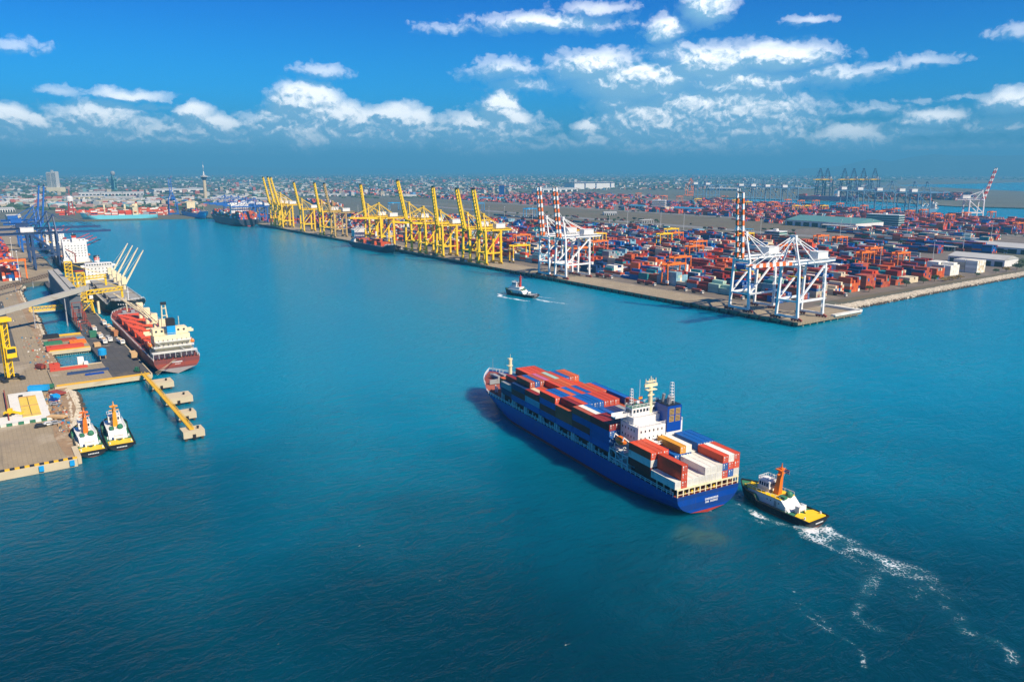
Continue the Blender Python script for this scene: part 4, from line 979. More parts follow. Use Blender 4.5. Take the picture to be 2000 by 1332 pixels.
place(yu, -919, 4.4, 'yellow quay crane with raised boom left of the faded tan crane', False)
place(ydu, -871, 4.4, 'faded tan quay crane with raised boom among the yellow ones', True)
place(yu, -737, 4.4, 'yellow quay crane, raised boom, behind the crane above the dark ship', False)
place(yd, -699, 4.4, 'yellow quay crane with lowered boom above the small dark ship', True)
place(yt, -606, 4.4, 'tallest yellow quay crane with raised boom between the two lowered booms', False)
place(yd, -566, 4.4, 'yellow quay crane with lowered boom right of the small dark ship', False)
place(yu, -522, 4.4, 'yellow quay crane with raised boom, third from the striped cranes', False)
place(yu, -458, 4.4, 'yellow quay crane with raised boom, second from the striped cranes', False)
place(yu, -423, 4.4, 'yellow quay crane with raised boom nearest the striped white cranes', False)
crw = mat('crane_white', (.78,.78,.76), .4, .08, .4, (.45,.36,.25,.3), .2); stro = mat('boom_orange', (.72,.15,.02), .45, .15, .4)
WK = dict(m=crw, W=18, g=30, H=40, A=60, back=20, legw=1.7, portal=14, striped=True, bogm=mat('bogie_red', (.30,.05,.03), .6, .3, 1.0))
wu = sts('quay_crane', '', boom_m=stro, up=True, bl=49, ang=84, group='white quay cranes with striped booms', **WK)
wd = sts('quay_crane', '', boom_m=stro, up=False, bl=44, rise=1, stay_m=crw, group='white quay cranes with striped booms', **WK)
place(wu, -305, 4.4, 'white quay crane, striped boom raised, next to the yellow cranes', True)
place(wu, -278, 4.4, 'white quay crane, striped boom raised, right one of the close pair', False)
place(wu, -56, 4.4, 'white quay crane with raised striped boom near the quay end', True and False)
UPR = 0
place(wd, -13, 4.4, 'white quay crane with lowered striped boom at the quay corner', True)
# left bank: navy cranes over the basin (water is towards +Y)
nv = sts('quay_crane', '', navy, navy, W=24, g=24, H=38, A=58, bl=52, back=30, up=False, legw=2.2, portal=15, slim=1.15)
place(nv, -676, -399, 'navy blue quay crane with lowered boom reaching over the left basin', True, PI, 2.6)
nb = sts('quay_crane', '', blueC, blueC, house=blueC, W=20, g=24, H=36, A=56, bl=50, back=18, up=True, ang=82, legw=1.8)
place(nb, -900, -399, 'blue quay crane with raised boom behind the navy crane', True, PI, 2.6)
place(nb, -985, -399, 'paler blue quay crane with raised boom left of the navy crane', False, PI, 2.6)
nd = copy_tree(nv, (-760,-399,2.6), PI, 'second navy quay crane with lowered boom just behind the first')
for q in nd.children:
    if q.name.startswith('machinery_house'): q.data = q.data.copy(); q.data.materials[0] = navy
hp = at(338,419,2.5); hv = at(310,427)-at(165,431); hrz = math.atan2(hv.y, hv.x)+PI
place(nb, hp.x, hp.y, 'blue quay crane with raised boom beside the turquoise ship', False, hrz, 2.6)
bd = sts('quay_crane', '', blueC, blueC, W=20, g=24, H=32, A=50, bl=44, back=16, up=False, group='blue quay cranes at the far end of the basin')
for k, u in enumerate((414,436,458,480,503)):
    p = at(u, 424-(k % 2)*1.0+.2*k, 2.5); place(bd, -1290-(4-k)*55, 4.4, 'blue quay crane with lowered boom over the dark blue ship', k == 0, 0)
# beyond the yards: grey-blue cranes on the far quay, navy ones beyond the basin, one red and white
GF = 'grey blue quay cranes on the far quay'
gb = sts('quay_crane', '', greyblue, greyblue, W=20, g=28, H=38, A=57, bl=46, back=18, up=False, legw=1.6, group=GF)
fa = math.atan2(-.333, 1)+PI                       # water lies towards -Y in crane space
for k, u in enumerate((1376,1400,1466,1490,1518,1552,1668,1700,1738,1782,1806)):
    x = None; lo, hi = -1800.0, -300.0
    for _ in range(40):                             # where the far quay passes the sight line
        x = (lo+hi)/2; y = FARS(x)-3; dv = Vector((x,y,2.5))-CAM; uu = 1000+FPX*dv.dot(RT)/(dv.dot(FW)*math.cos(PITCH)-dv.z*math.sin(PITCH))
        lo, hi = (x, hi) if uu < u else (lo, x)
    place(gb, x, FARS(x)-3, 'grey blue quay crane with a white machinery house on the far quay', k == 0, fa, 2.6).scale = (1.35,1.35,1.35)
nf = sts('quay_crane', '', navy, yellow, W=20, g=28, H=46, A=74, bl=56, back=22, up=False, legw=1.8, group='navy quay cranes with yellow booms beyond the purple ship')
for o in nf.children:
    if o.name.startswith('boom') or o.name.startswith('girder'):
        o.data.materials.clear(); o.data.materials.append(yellow)
q0 = at(1556,391.6); q1 = at(1668,394); qa = math.atan2(q1.y-q0.y, q1.x-q0.x)
for k, u in enumerate((1598,1612,1645,1663,1682,1704)):
    p = at(u, 386.5, 2.5); place(nf, p.x, p.y, 'navy quay crane with a yellow boom beyond the purple ship', k == 0, qa, 2.6).scale = (1.5,1.5,1.5)
os_ = sts('quay_crane', '', orange, orange, W=20, g=28, H=38, A=57, bl=46, back=18, up=False); p = at(1348,383,2.5); place(os_, p.x, p.y, 'orange quay crane with lowered boom among the far stacks', True, 1.0, 2.6).scale = (1.25,1.25,1.25)
wr = sts('quay_crane', '', crw, redp, W=18, g=24, H=34, A=48, bl=52, back=18, up=True, ang=74, striped=True, legw=1.6)
p = at(1912,431,2.5); place(wr, p.x, p.y, 'white quay crane with a red and white raised boom on the far right', True, 2.53, 2.6); wr.scale = (1.3,1.3,1.3)
# ---------------------------------------------------------------- rubber-tyred yard gantries
def rtg(m, group, sp=24, H=19, wb=8):
    r = thing('yard_gantry', '', 'gantry crane', group=group)
    for sx in (1,-1):
        for y in (0, sp): b = MB(); b.beam((sx*wb/2,y,1.4),(sx*wb/2*.85,y,H),.95,.95); b.build('leg', m, r)
        b = MB(); b.beam((sx*wb*.42,-1,H+.6),(sx*wb*.42,sp+1,H+.6),1.0,1.7); b.build('girder', m, r)
    for y in (0, sp): b = MB(); b.beam((-wb/2-1,y,1.7),(wb/2+1,y,1.7),.9,1.0); b.beam((-wb*.43,y,H-.2),(wb*.43,y,H-.2),.7,.9); b.split('cross_beam', m, r)
    b = MB(); b.box(-wb*.46,wb*.46,6,10.5,H+1.46,H+2.6); tr = b.build('trolley', m, r); b = MB(); b.box(-1.2,1.2,10.6,13,H-2.6,H-.4); b.build('operator_cab', white, tr)
    b = MB(); b.box(-6,6,7.2,9.2,H-5.6,H-5); [b.beam((x,8.2,H-5),(x,8.2,H+1.4),.08) for x in (-2,2)]; b.build('spreader', m, tr)
    b = MB(); b.box(wb/2-1,wb/2+2.2,-1.9,-.6,2.4,5); b.build('power_unit', white, r)
    for y in (0, sp):
        b = MB()
        for x in (-wb/2-.8,-wb/2+.8,wb/2-.8,wb/2+.8): b.cyl((x,y-.35,.75),(x,y+.35,.75),.75,n=9)
        b.split('wheel', rubber, r)
    return r
go = rtg(orange, 'orange yard gantries'); gy_ = rtg(yellow, 'yellow yard gantries'); gb_ = rtg(cyanC, 'bright blue yard gantries', 30, 20, 12)
# ---------------------------------------------------------------- container yards
yr = random.Random(21)
near = {}                         # (block, row, bay) -> list of colours from the ground up
def yard_ok(x, y):
    if x > -105 and y > 335: return False
    if x > -150 and y > 400: return False
    if x > -260 and y > 455: return False
    if -346 < x < -330 or -634 < x < -618 or -910 < x < -895: return False
    if x < -760 and y > 440: return False
    return y < 520
NB = 18; CPAL = ['maroon']*11+['brown']*6+['red']*3+['blue']*7+['navy']*7+['teal']*3+['white']*3+['cream']*4+['grey']*2+['pale blue']*4+['orange']*5+['green']*1+['mint']*1
for bl in range(NB):
    y0 = 64+bl*25.2
    for bay_ in range(86):
        x = -68-bay_*12.75; base = yr.choice([1,2,3,3,4,4,5,0]); run = yr.choice(CPAL); lo = -62
        if not yard_ok(x, y0): continue
        for row in range(6):
            h = max(0, min(5, base+yr.choice([-1,-1,0,0,0,1])))
            if bl == 0 and bay_ < 4 and row == 0 and h == 0: h = 2
            cols = []
            for k in range(h): cols.append(run if yr.random() < .68 else yr.choice(CPAL))
            if cols: near[(bl,row,bay_)] = cols
def yx(bl, row, bay_): return -68-bay_*12.75, 64+bl*25.2+row*2.62
cand = []
for (bl,row,by), cols in near.items():
    x, y = yx(bl,row,by); hf = len(near.get((bl,row-1,by), [])) if row > 0 else 0; he = len(near.get((bl,row,by-1), [])) if by > 0 else 0
    for k, c in enumerate(cols):
        exposed = (k == len(cols)-1) or k >= hf or k >= he
        d = math.dist((x,y), (CAM.x,CAM.y)); cand.append((d if exposed else 1e9, bl, row, by, k, c, len(cols)))
cand.sort(); QUOTA = max(60, 318-NCONT)
for i, (d, bl, row, by, k, c, n) in enumerate(cand):
    x, y = yx(bl,row,by)
    if i < QUOTA and d < 1e8:
        container((x,y,2.66+k*2.61), PI, 40, c, '%s container, %s, %s stack from the corner, %s row, %s block' % (c, tierword(n-1-k, k), ORD[by], ORD[row], ORD[bl]), 'containers in the yard by the quay')
    else: FAR.append((x, y, 2.6+k*2.61, 12.19, 2.44, 2.58, PI, PAL[c]))
# white reefer stacks by the sheds, and the stacks beyond them
for (x0, y0, n, rows, hh, pal) in ((-72,352,2,7,5,['white']),(-66,396,2,7,6,['white','white','cream']),(-150,420,3,6,4,['maroon','maroon','brown']),(-190,468,6,5,3,CPAL),(-215,520,10,6,4,CPAL),(-190,560,12,6,4,['maroon','blue','navy','brown']),(-150,620,9,6,5,['maroon','navy','blue','orange']),(-210,690,14,6,4,CPAL),(-200,722,12,6,5,['cream','white','teal','brown']),(-280,760,16,6,4,CPAL),(-260,800,18,6,4,CPAL),(-240,840,16,6,4,CPAL),(-320,880,14,6,3,CPAL)):
    for b_ in range(n):
        h0 = yr.randint(max(2,hh-1), hh)
        for r_ in range(rows):
            for k in range(max(1, h0-(yr.random() < .3))): FAR.append((x0-b_*12.7, y0+r_*2.62, 2.6+k*2.61, 12.19, 2.44, 2.58, PI, PAL[yr.choice(pal)]))
# far terminal
FP2 = ['maroon']*8+['brown']*6+['orange']*5+['red']*6+['blue']*5+['navy']*6+['white','cream','grey','pale blue','teal','pink']
def farblock(x0, x1, y0, rows, occ, hmax):
    x = x0
    while x > x1:
        if yr.random() < occ:
            h = yr.randint(1, hmax); run = yr.choice(FP2)
            for r_ in range(rows):
                hh = max(1, h-(yr.random() < .35)); y = y0+r_*2.62
                if hh > 2: FAR.append((x, y, 2.6, 12.19, 2.44, (hh-2)*2.61-.03, PI, PAL[yr.choice(FP2)]))
                for k in range(max(0, hh-2), hh): FAR.append((x, y, 2.6+k*2.61, 12.19, 2.44, 2.58, PI, PAL[run if yr.random() < .45 else yr.choice(FP2)]))
        x -= 12.8
        if yr.random() < .04: x -= 16
y = 985
while y < 1780:
    x0 = min(-110, (1374-70-y)/.333-411) if y > 1210 else -110
    if y > 1000 or True: farblock(x0-yr.random()*20, -1180-(y-985)*.55, y, 6, .82, 5)
    y += 27
for k_ in range(9): farblock(-1190-k_*14, -1720+k_*10, 985+k_*54, 6, .6, 4)
for k_ in range(14): farblock(-1770-yr.random()*60-(0 if k_ < 6 else 60), -2450, 1000+k_*62, 6, .55, 4)
for k_ in range(60):
    p = at(yr.uniform(1690,1905), yr.uniform(378,392), 2.5)
    for q_ in range(yr.randint(2,5)):
        for r_ in range(6): FAR.append((p.x-q_*13, p.y+r_*2.7, 2.6, 12.19, 2.5, 2.6*yr.randint(1,4), PI, PAL[yr.choice(FP2)]))
farblock(-500,-760,880,6,.5,3); farblock(-620,-820,905,6,.5,3)
# far stacks scattered before the town
for (u, v, n, rows) in ((690,378,22,8),(730,381,26,8),(820,381,24,8),(780,376,30,8),(880,372,18,6),(960,372,18,6),(1010,366,24,8),(1060,362,20,8),(640,398,16,6),(660,404,18,6)):
    p = at(u, v, 2.5)
    for b_ in range(n):
        h = yr.randint(1, 4)
        for r_ in range(rows): FAR.append((p.x-b_*12.8, p.y+r_*2.7, 2.6, 12.19, 2.5, h*2.6, PI, PAL[yr.choice(['red','red','maroon','brown','orange','white','blue'])]))
# left bank stacks
for (x0, x1, y0, rows, pal, hm) in ((-586,-1080,-455.5,6,['orange','red','red','orange','brown','navy','blue','maroon','white'],5),(-590,-1080,-482,6,['red','maroon','orange','navy','blue'],5),(-600,-1080,-510,6,FP2,4),(-610,-1080,-540,6,FP2,4)):
    x = x0
    while x > x1:
        h = yr.randint(3, hm)
        for r_ in range(rows):
            for k in range(h-(yr.random() < .4)): FAR.append((x, y0+r_*2.62, 2.6+k*2.61, 12.19, 2.44, 2.58, PI, PAL[yr.choice(pal)]))
        x -= 12.8
for k in range(40):               # beside the far-left basin
    p = at(yr.uniform(110,330), yr.uniform(412,421), 2.5); n = yr.randint(2,6)
    for r_ in range(n):
        for q in range(yr.randint(1,4)): FAR.append((p.x, p.y+r_*2.7, 2.6+q*2.6, 12.19, 2.5, 2.57, hrz, PAL[yr.choice(['red','maroon','brown','orange','white'])]))
for k in range(90):               # behind the dark blue ship and the far yellow cranes
    x = -1235-yr.uniform(-230,260); y = yr.uniform(42,280)
    for r_ in range(6):
        for q in range(yr.randint(1,4)): FAR.append((x, y+r_*2.62, 2.6+q*2.6, 12.19, 2.44, 2.57, PI, PAL[yr.choice(FP2)]))
# yard gantries: (kind, x, block it spans)
def put_rtg(proto, x, y, label, first):
    if first: proto.location = (x,y,2.62); proto['label'] = label
    else: copy_tree(proto, (x,y,2.62), 0, label)
gy0 = lambda blk: 64+blk*25.2-3.9
for k, (x, y, lab) in enumerate(((-189,gy0(0),'orange yard gantry over the front block, left of the right white cranes'),(-228,gy0(2),'orange yard gantry standing just behind the front one'),(-413,gy0(4),'orange yard gantry behind the paired white cranes'),(-300,gy0(6),'orange yard gantry left of the raised striped boom, middle of the yard'),(-339,gy0(8),'orange yard gantry farther back, left of the raised striped boom'),(-449,gy0(11),'orange yard gantry at the back of the near yard'),(-244,gy0(10),'orange yard gantry behind the right white cranes'),(-300,gy0(16),'orange yard gantry in front of the teal roofed warehouse'),(-272,gy0(16),'orange yard gantry right beside the one before the teal warehouse'),(-145,gy0(10),'lower left orange gantry of the right hand trio'),(-165,gy0(12),'rear orange gantry of the right hand trio'),(-119,gy0(11),'rightmost orange gantry of the near yard trio'),(-360,gy0(1),'orange yard gantry right behind the paired white cranes, nearest the quay'),(-545,gy0(3),'orange yard gantry behind the nearest yellow cranes'),(-620,gy0(9),'orange yard gantry in the middle of the yard behind the yellow cranes'),(-900,gy0(4),'orange yard gantry behind the lowered boom by the dark ship'))):
    put_rtg(go, x, y, lab, k == 0)
for k, (x, y, lab) in enumerate(((-424,46,'yellow yard gantry standing on the quay beside the striped cranes'),(-501,gy0(7),'yellow yard gantry right behind the paired white cranes'),(-487,gy0(6),'yellow yard gantry in front of its twin behind the white cranes'),(-446,gy0(10),'yellow yard gantry in the middle of the near yard'),(-505,gy0(13),'pale yellow yard gantry at the back edge of the near yard'),(-730,gy0(6),'yellow yard gantry behind the yellow quay cranes'),(-560,gy0(8),'yellow yard gantry behind the third raised yellow boom from the right'),(-660,gy0(2),'yellow yard gantry between the two lowered yellow booms'),(-385,gy0(14),'yellow yard gantry at the back left of the raised striped boom'),(-840,gy0(8),'yellow yard gantry far back behind the faded tan crane'))):
    put_rtg(gy_, x, y, lab, k == 0)
for k, (u, v, lab) in enumerate(((760,412,'bright blue gantry at the rail yard, left of the tall yellow boom'),(925,413,'bright blue gantry between two raised yellow booms'),(1025,426,'bright blue gantry left of the striped booms'))):
    p = at(u, v, 2.6); put_rtg(gb_, p.x, p.y, lab, k == 0)
for u, v, col in ((1192,391,'o'),(1366,401,'y'),(1418,395,'o'),(1398,414,'o'),(1464,408,'y'),(1489,414,'o'),(1541,403,'o'),(1567,405,'o'),(1596,405,'o'),(1558,417,'y'),(1578,417,'y'),(1643,412,'o'),(1829,436,'o'),(1858,438,'o'),(1889,434,'o'),(1938,432,'o'),(1990,458,'o'),(1722,430,'o'),(1330,395,'o'),(1250,388,'o'),(1285,400,'o'),(1300,394,'o'),(1352,385,'o'),(1382,407,'o'),(1440,403,'y'),(1512,408,'o'),(1520,419,'o'),(1612,417,'y'),(1670,422,'o'),(1690,417,'o'),(1752,424,'o'),(1780,429,'o'),(1806,427,'o'),(1226,398,'o')):
    p = at(u, v, 2.6); pr = go if col == 'o' else gy_
    copy_tree(pr, (p.x,p.y-20,2.62), 0, '%s yard gantry over the distant container stacks' % ('orange' if col == 'o' else 'yellow'))
FARMESH = True
def build_far():
    n = len(FAR); V = np.zeros((n,8,3)); A_ = np.array([f[:7] for f in FAR]); K = np.array([f[7] for f in FAR])
    K = K*np.random.default_rng(4).uniform(.82,1.15,(n,1)); c, s = np.cos(A_[:,6]), np.sin(A_[:,6])
    for i, (sx, sy, sz) in enumerate(((-1,-1,0),(1,-1,0),(1,1,0),(-1,1,0),(-1,-1,1),(1,-1,1),(1,1,1),(-1,1,1))):
        lx, ly = sx*A_[:,3]/2, sy*A_[:,4]/2; V[:,i,0] = A_[:,0]+c*lx-s*ly; V[:,i,1] = A_[:,1]+s*lx+c*ly; V[:,i,2] = A_[:,2]+sz*A_[:,5]
    F = np.array([(4,5,6,7),(0,1,5,4),(1,2,6,5),(2,3,7,6),(3,0,4,7)]); fs = (F[None]+8*np.arange(n)[:,None,None]).reshape(-1,4)
    me = bpy.data.meshes.new('stacked_containers'); me.vertices.add(n*8); me.vertices.foreach_set('co', V.ravel())
    me.loops.add(n*20); me.loops.foreach_set('vertex_index', fs.ravel().astype(np.int32)); me.polygons.add(n*5); me.polygons.foreach_set('loop_start', np.arange(0,n*20,4,dtype=np.int32)); 
    ca = me.attributes.new('Col', 'FLOAT_COLOR', 'FACE'); cc = np.ones((n,5,4), dtype=np.float32); cc[:,:,:3] = K[:,None,:]
    ca.data.foreach_set('color', cc.ravel()); me.materials.append(boxattr); me.update(calc_edges=True); me.validate(); me.shade_flat()
    tag(put(bpy.data.objects.new('stacked_containers', me), None), 'mass of stacked containers filling the yards and distant ships', 'containers', kind='stuff')
build_far()
# ---------------------------------------------------------------- left bank: bulk wharf
b = MB(); b.box(-548,-155,-424,-406,1.5,3.3); b.box(-155,-112,-424,-406,1.5,3.3); wq = tag(b.build('wharf_deck', asphalt), kind='structure')
b = MB(); b.box(-155,-112,-451,-424.01,1.5,3.29); b.box(-252,-203,-447,-424.01,1.5,3.29); tag(b.build('wharf_bridge_deck', concrete), kind='structure')
b = MB(); b.box(-112,-111.2,-451,-406,1.2,3.45); b.box(-549,-113,-405.99,-405.4,1.4,3.5); b.box(-203,-202.4,-446.5,-424.2,1.3,3.4); b.box(-156.5,-155.01,-446,-424.2,2.0,3.6); b.split('deck_edge', conclight, wq)
stripe = mat('kerb_yellow', (.75,.42,.02), .6, .15, .4)
b = MB(); b.box(-116.5,-112.5,-450,-406.5,3.31,3.36); b.box(-205.5,-203.2,-446,-424.5,3.31,3.7); b.box(-252,-250.6,-446,-424.5,3.3,4.3); b.split('kerb', stripe, wq)
for k in range(11):
    o = bpy.data.objects.new('pile', pm); put(o, wq); o.location = (-113.4,-449+k*4.2,0); o.scale = (1.4,1.4,1)
for k in range(18):
    o = bpy.data.objects.new('pile', pm); put(o, wq); o.location = (-204,-445+k*1.2,0) if k < 17 else (-250,-430,0)
# truss footbridge over the pools
t_ = thing('truss_bridge', 'yellow truss bridge crossing between the two dark pools', 'bridge')
b = MB(); b.box(-372,-366,-446,-424,2.2,3.2); b.build('beam', conclight, t_)
b = MB()
for x in (-371.5,-366.5):
    for z in (3.4,6.0): b.beam((x,-447,z),(x,-424,z),.35)
    for k in range(9): y = -447+k*2.6; b.beam((x,y,3.4),(x,y+1.3,6),.22); b.beam((x,y+1.3,6),(x,y+2.6,3.4),.22)
b.build('truss', yellow, t_)
# long conveyor gallery and the inclined conveyors
t_ = thing('conveyor_gallery', 'long grey conveyor gallery with a dark side wall along the back of the wharf', 'conveyor', (0,0,0))
b = MB(); b.box(-480,-312,-423.6,-416.4,4.6,20.8); b.build('wall', galvside, t_)
b = MB(); b.box(-481,-311,-424.2,-420.4,20.82,21.9); b.box(-481,-311,-419.8,-415.8,20.82,22.3); b.build('roof', galv, t_)
b = MB()
for k in range(15): x = -479+k*11.8; b.box(x-.3,x+.3,-423.9,-423.61,3.3,20.8); b.box(x-.3,x+.3,-416.39,-416.1,3.3,20.8)
b.split('column', steel, t_)
b = MB()
for x in (-308,-298,-288,-276,-264): 
    h = 16 if x < -300 else 12 if x < -280 else 8
    for y in (-423,-417): b.beam((x,y,3.3),(x,y,h),.45)
    b.beam((x,-423,h),(x,-417,h),.4); b.beam((x,-423,3.4),(x+9,-423,h-3),.3); b.beam((x,-417,3.4),(x+9,-417,h-3),.3); b.beam((x,-423,h),(x+10,-423,h-3),.35); b.beam((x,-417,h),(x+10,-417,h-3),.35)
b.build('end_trestle', hullrust, t_)
t_ = thing('inclined_conveyor', 'pale covered conveyor sloping from the gallery top over the pool to the left edge', 'conveyor')
pA = Vector((-316,-411,25)); pB = at(-60,627,15)
b = MB(); b.beam(pA, pB, 4.2, 3.2); b.build('casing', galv, t_); b = MB()
for f in (.22,.5,.78,.9):
    q = pA.lerp(pB, f)
    for s in (-1.5,1.5): b.beam((q.x+s*1.4,q.y,0),(q.x+s*.4,q.y,q.z-1.6),.5)
    b.beam((q.x-2,q.y,q.z*.5),(q.x+2,q.y,q.z*.5),.35)
b.build('trestle', steel, t_)
t_ = thing('lattice_conveyor', 'dark open lattice conveyor crossing the concrete quay left of the gallery', 'conveyor')
pA = at(106,534,11); pB = at(-30,572,9); b = MB(); dv = (pB-pA); n = 26; sv = Vector((-dv.y,dv.x,0)).normalized()
for s in (-1.4,1.4):
    for z in (-1.3,1.3): b.beam(pA+sv*s+Vector((0,0,z)), pB+sv*s+Vector((0,0,z)), .35)
    for k in range(n): b.beam(pA+dv*(k/n)+sv*s+Vector((0,0,-1.3)), pA+dv*((k+.5)/n)+sv*s+Vector((0,0,1.3)), .25); b.beam(pA+dv*((k+.5)/n)+sv*s+Vector((0,0,1.3)), pA+dv*((k+1)/n)+sv*s+Vector((0,0,-1.3)), .25)
b.build('lattice', mat('rusty_steel', (.12,.075,.05), .8, .3, .5), t_); b = MB()
for f in (.1,.35,.6,.85): q = pA+dv*f; b.beam((q.x,q.y,2.5),(q.x,q.y,q.z-1.4),.6)
b.build('trestle', steel, t_)
# yellow ship loaders
def loader(label, x, first=None):
    if first: return copy_tree(first, (x,-412,3.3), 0, label)
    r = thing('ship_loader', label, 'ship loader', (x,-412,3.3), 0, 'yellow ship loaders on the bulk wharf'); b = MB()
    for sx in (-6,6):
        for y in (-4,5): b.beam((sx,y,.8),(sx*.8,y*.8,10),.8)
    for y in (-4,5): b.beam((-6,y,10),(6,y,10),.9)
    for sx in (-5,5): b.beam((sx,-4,10),(sx,5,10),.9); b.beam((sx*1.15,-4,1.5),(sx,4.5,9.5),.5)
    b.build('portal', yellow, r); b = MB()
    for sx in (-2.6,2.6):
        for sy in (-2.6,2.6): b.beam((sx,sy-1,10),(sx,sy-1,31),.6)
    for k in range(7):
        z = 10+k*3
        for s in (-2.6,2.6): b.beam((s,-3.6,z),(s,1.6,z+3),.35); b.beam((s,-3.6,z+3),(s,1.6,z+3),.35); b.beam((-2.6,s-1,z),(2.6,s-1,z+3),.35); b.beam((-2.6,s-1,z+3),(2.6,s-1,z+3),.35)
    b.box(-3,3,-4,2,30.9,31.5); b.build('tower', yellow, r); b = MB()
    for s in (-1.4,1.4):
        b.beam((s,-6,14),(s,27,16.5),.6); b.beam((s,-6,17),(s,27,18.5),.5)
        for k in range(11): y = -6+k*3; b.beam((s,y,14+.23*k),(s,y+3,17+.14*(k+1)),.28)
    b.build('boom', yellow, r); b = MB(); b.beam((0,1,29),(0,25,18.6),.3); b.beam((0,26,16),(0,26,8),1.5); b.build('chute', yellow, r)
    b = MB(); b.box(-2.2,2.2,-9,-4.2,11,15); b.build('counterweight_house', yellow, r); b = MB(); b.box(1.8,3.6,3,5.5,11.6,14); b.build('operator_cab', white, r)
    b = MB(); b.cyl((5.2,8.2,0),(5.2,8.2,9.5),.9,n=9); b.build('support_leg', cream, r)
    for sx in (-6,6):
        for y in (-4,5): b = MB(); b.box(sx-2.2,sx+2.2,y-.5,y+.5,.05,.9); b.build('bogie', blackp, r)
    return r
l1 = loader('taller rear yellow ship loader beside the black bulk carrier', -418); loader('front yellow ship loader at the end of the conveyor gallery', -332, l1)
# trucks, cars and machines
def vehicle(kind, label, cat, x, y, z, rz, group=None, body=None):
    return thing(kind, label, cat, (x,y,z), rz, group)
wheelm = MB(); wheelm.cyl((0,-.2,0),(0,.2,0),.5,n=10); WM = wheelm.mesh('wheel', rubber)
def truck(label, x, y, rz, load, z=3.31):
    r = vehicle('dump_truck', label, 'truck', x, y, z, rz, 'trucks on the bulk wharf'); b = MB(); b.prof([(3.4,.9),(5.6,.9),(5.6,2.0),(5.2,3.1),(3.4,3.1)],-1.2,1.2); cb = b.build('cab', white, r)
    b = MB(); b.box(5.35,5.5,-1.0,1.0,2.1,2.9); b.box(3.7,5.1,-1.23,-1.19,2.1,2.85); b.box(3.7,5.1,1.19,1.23,2.1,2.85); b.build('window', glass, cb)
    b = MB(); b.box(-5.4,3.1,-1.25,1.25,1.2,1.6); b.box(-5.4,3.1,-1.28,-1.15,1.6,2.9); b.box(-5.4,3.1,1.15,1.28,1.6,2.9); b.box(2.95,3.1,-1.15,1.15,1.6,3.0); b.box(-5.4,-5.25,-1.15,1.15,1.6,2.9); b.build('cargo_bed', steel if load is None else white, r)
    if load: b = MB(); b.prism([(-5.2,-1.12),(2.9,-1.12),(2.9,1.12),(-5.2,1.12)],1.62,2.7); b.sph((-1.2,0,2.6),3.6,1.05,.7,n=10,k=5); b.build('load', load, r)
    b = MB(); b.box(-5.2,5.2,-.5,.5,.7,1.2); b.build('chassis', blackp, r)
    for xx in (-4.2,-3.0,-1.8,4.5):
        for s in (-1.1,1.1): o = bpy.data.objects.new('wheel', WM); put(o, r); o.location = (xx,s,.5)
    return r
sand = mat('tan_cargo', (.55,.36,.17), .95, .2, .8)
TD = ['first','second','third','fourth']
for (u, v, lab, ld, a) in ((184,646,'white truck with tan load beside the gallery end, farthest left',sand,0),(203,634,'rear truck with tan load of the two in line by the hull',sand,0),(213,643,'front white truck with tan load of the two in line by the hull',sand,0),(196,660,'white truck with tan load behind another on the wharf middle',sand,0),(204,670,'white fronted truck with tan load, nearest on the wharf middle',sand,0),(214,666,'grey empty flatbed truck beside the loaded trucks on the wharf',None,0),(236,671,'tan loaded truck close to the red hull, wharf middle',sand,0.1)):
    p = at(u, v, 3.3); truck(lab, p.x, p.y, a, ld)
def crate(label, u, v, sx, sy, sz, m, rz=0, name='cargo_crate', cat='crate'):
    p = at(u, v, 3.3); b = MB(); b.box(-sx/2,sx/2,-sy/2,sy/2,.15,sz); b.box(-sx/2-.05,sx/2+.05,-sy/2-.05,-sy/2+.25,0,sz+.05); b.box(-sx/2-.05,sx/2+.05,sy/2-.25,sy/2+.05,0,sz+.05)
    for k in range(3): x = -sx/2+(k+.5)*sx/3; b.box(x-.1,x+.1,-sy/2+.26,sy/2-.26,sz+.001,sz+.06)
    o = b.build(name, m, None, None, (p.x,p.y,3.3)); o.rotation_euler = (0,0,rz); return tag(o, label, cat)
crate('tan hopper bin alone on the dark wharf near the red stern', 261, 697, 8, 3.2, 3, sand); crate('brown bin beside the red hull, behind the tan truck', 226, 655, 7, 4, 3.2, mat('brown_bin', (.40,.17,.07), .8), .2); crate('long tan bin by the ship rail, behind the brown bin', 219, 648, 8, 3, 2.6, sand, .15)
crate('green and yellow hopper at the inner edge of the wharf', 182, 658, 5, 4, 4, greenp); crate('tan pile box at the wharf edge near the steel stacks', 190, 676, 6, 3.5, 2, sand)
r = thing('water_tank', 'round blue tank on a tan base at the inner wharf edge', 'tank', at(201,700,3.3)); b = MB(); b.cyl((0,0,2.2),(0,0,5.4),2.3,n=14); b.cyl((0,0,5.4),(0,0,6.2),2.3,.7,n=14); b.build('drum', cyanC, r); b = MB()
for s in (-1.4,1.4):
    for q in (-1.4,1.4): b.beam((s,q,0),(s,q,2.2),.3)
b.build('frame', sand, r)
r = thing('forklift', 'small green forklift near the end of the dark wharf', 'forklift', at(268,726,3.3), .6); b = MB(); b.box(-1.6,1.2,-.8,.8,.4,1.4); b.box(-.9,.6,-.7,.7,1.4,2.6); b.build('body', greenp, r); b = MB(); b.box(1.25,1.45,-.6,-.4,.2,3); b.box(1.25,1.45,.4,.6,.2,3); b.box(1.45,2.6,-.5,.5,.25,.35); b.build('mast', blackp, r)
for xx in (-1.0,.8):
    for s in (-.8,.8): o = bpy.data.objects.new('wheel', WM); put(o, r); o.location = (xx,s,.42); o.scale = (.8,.8,.8)
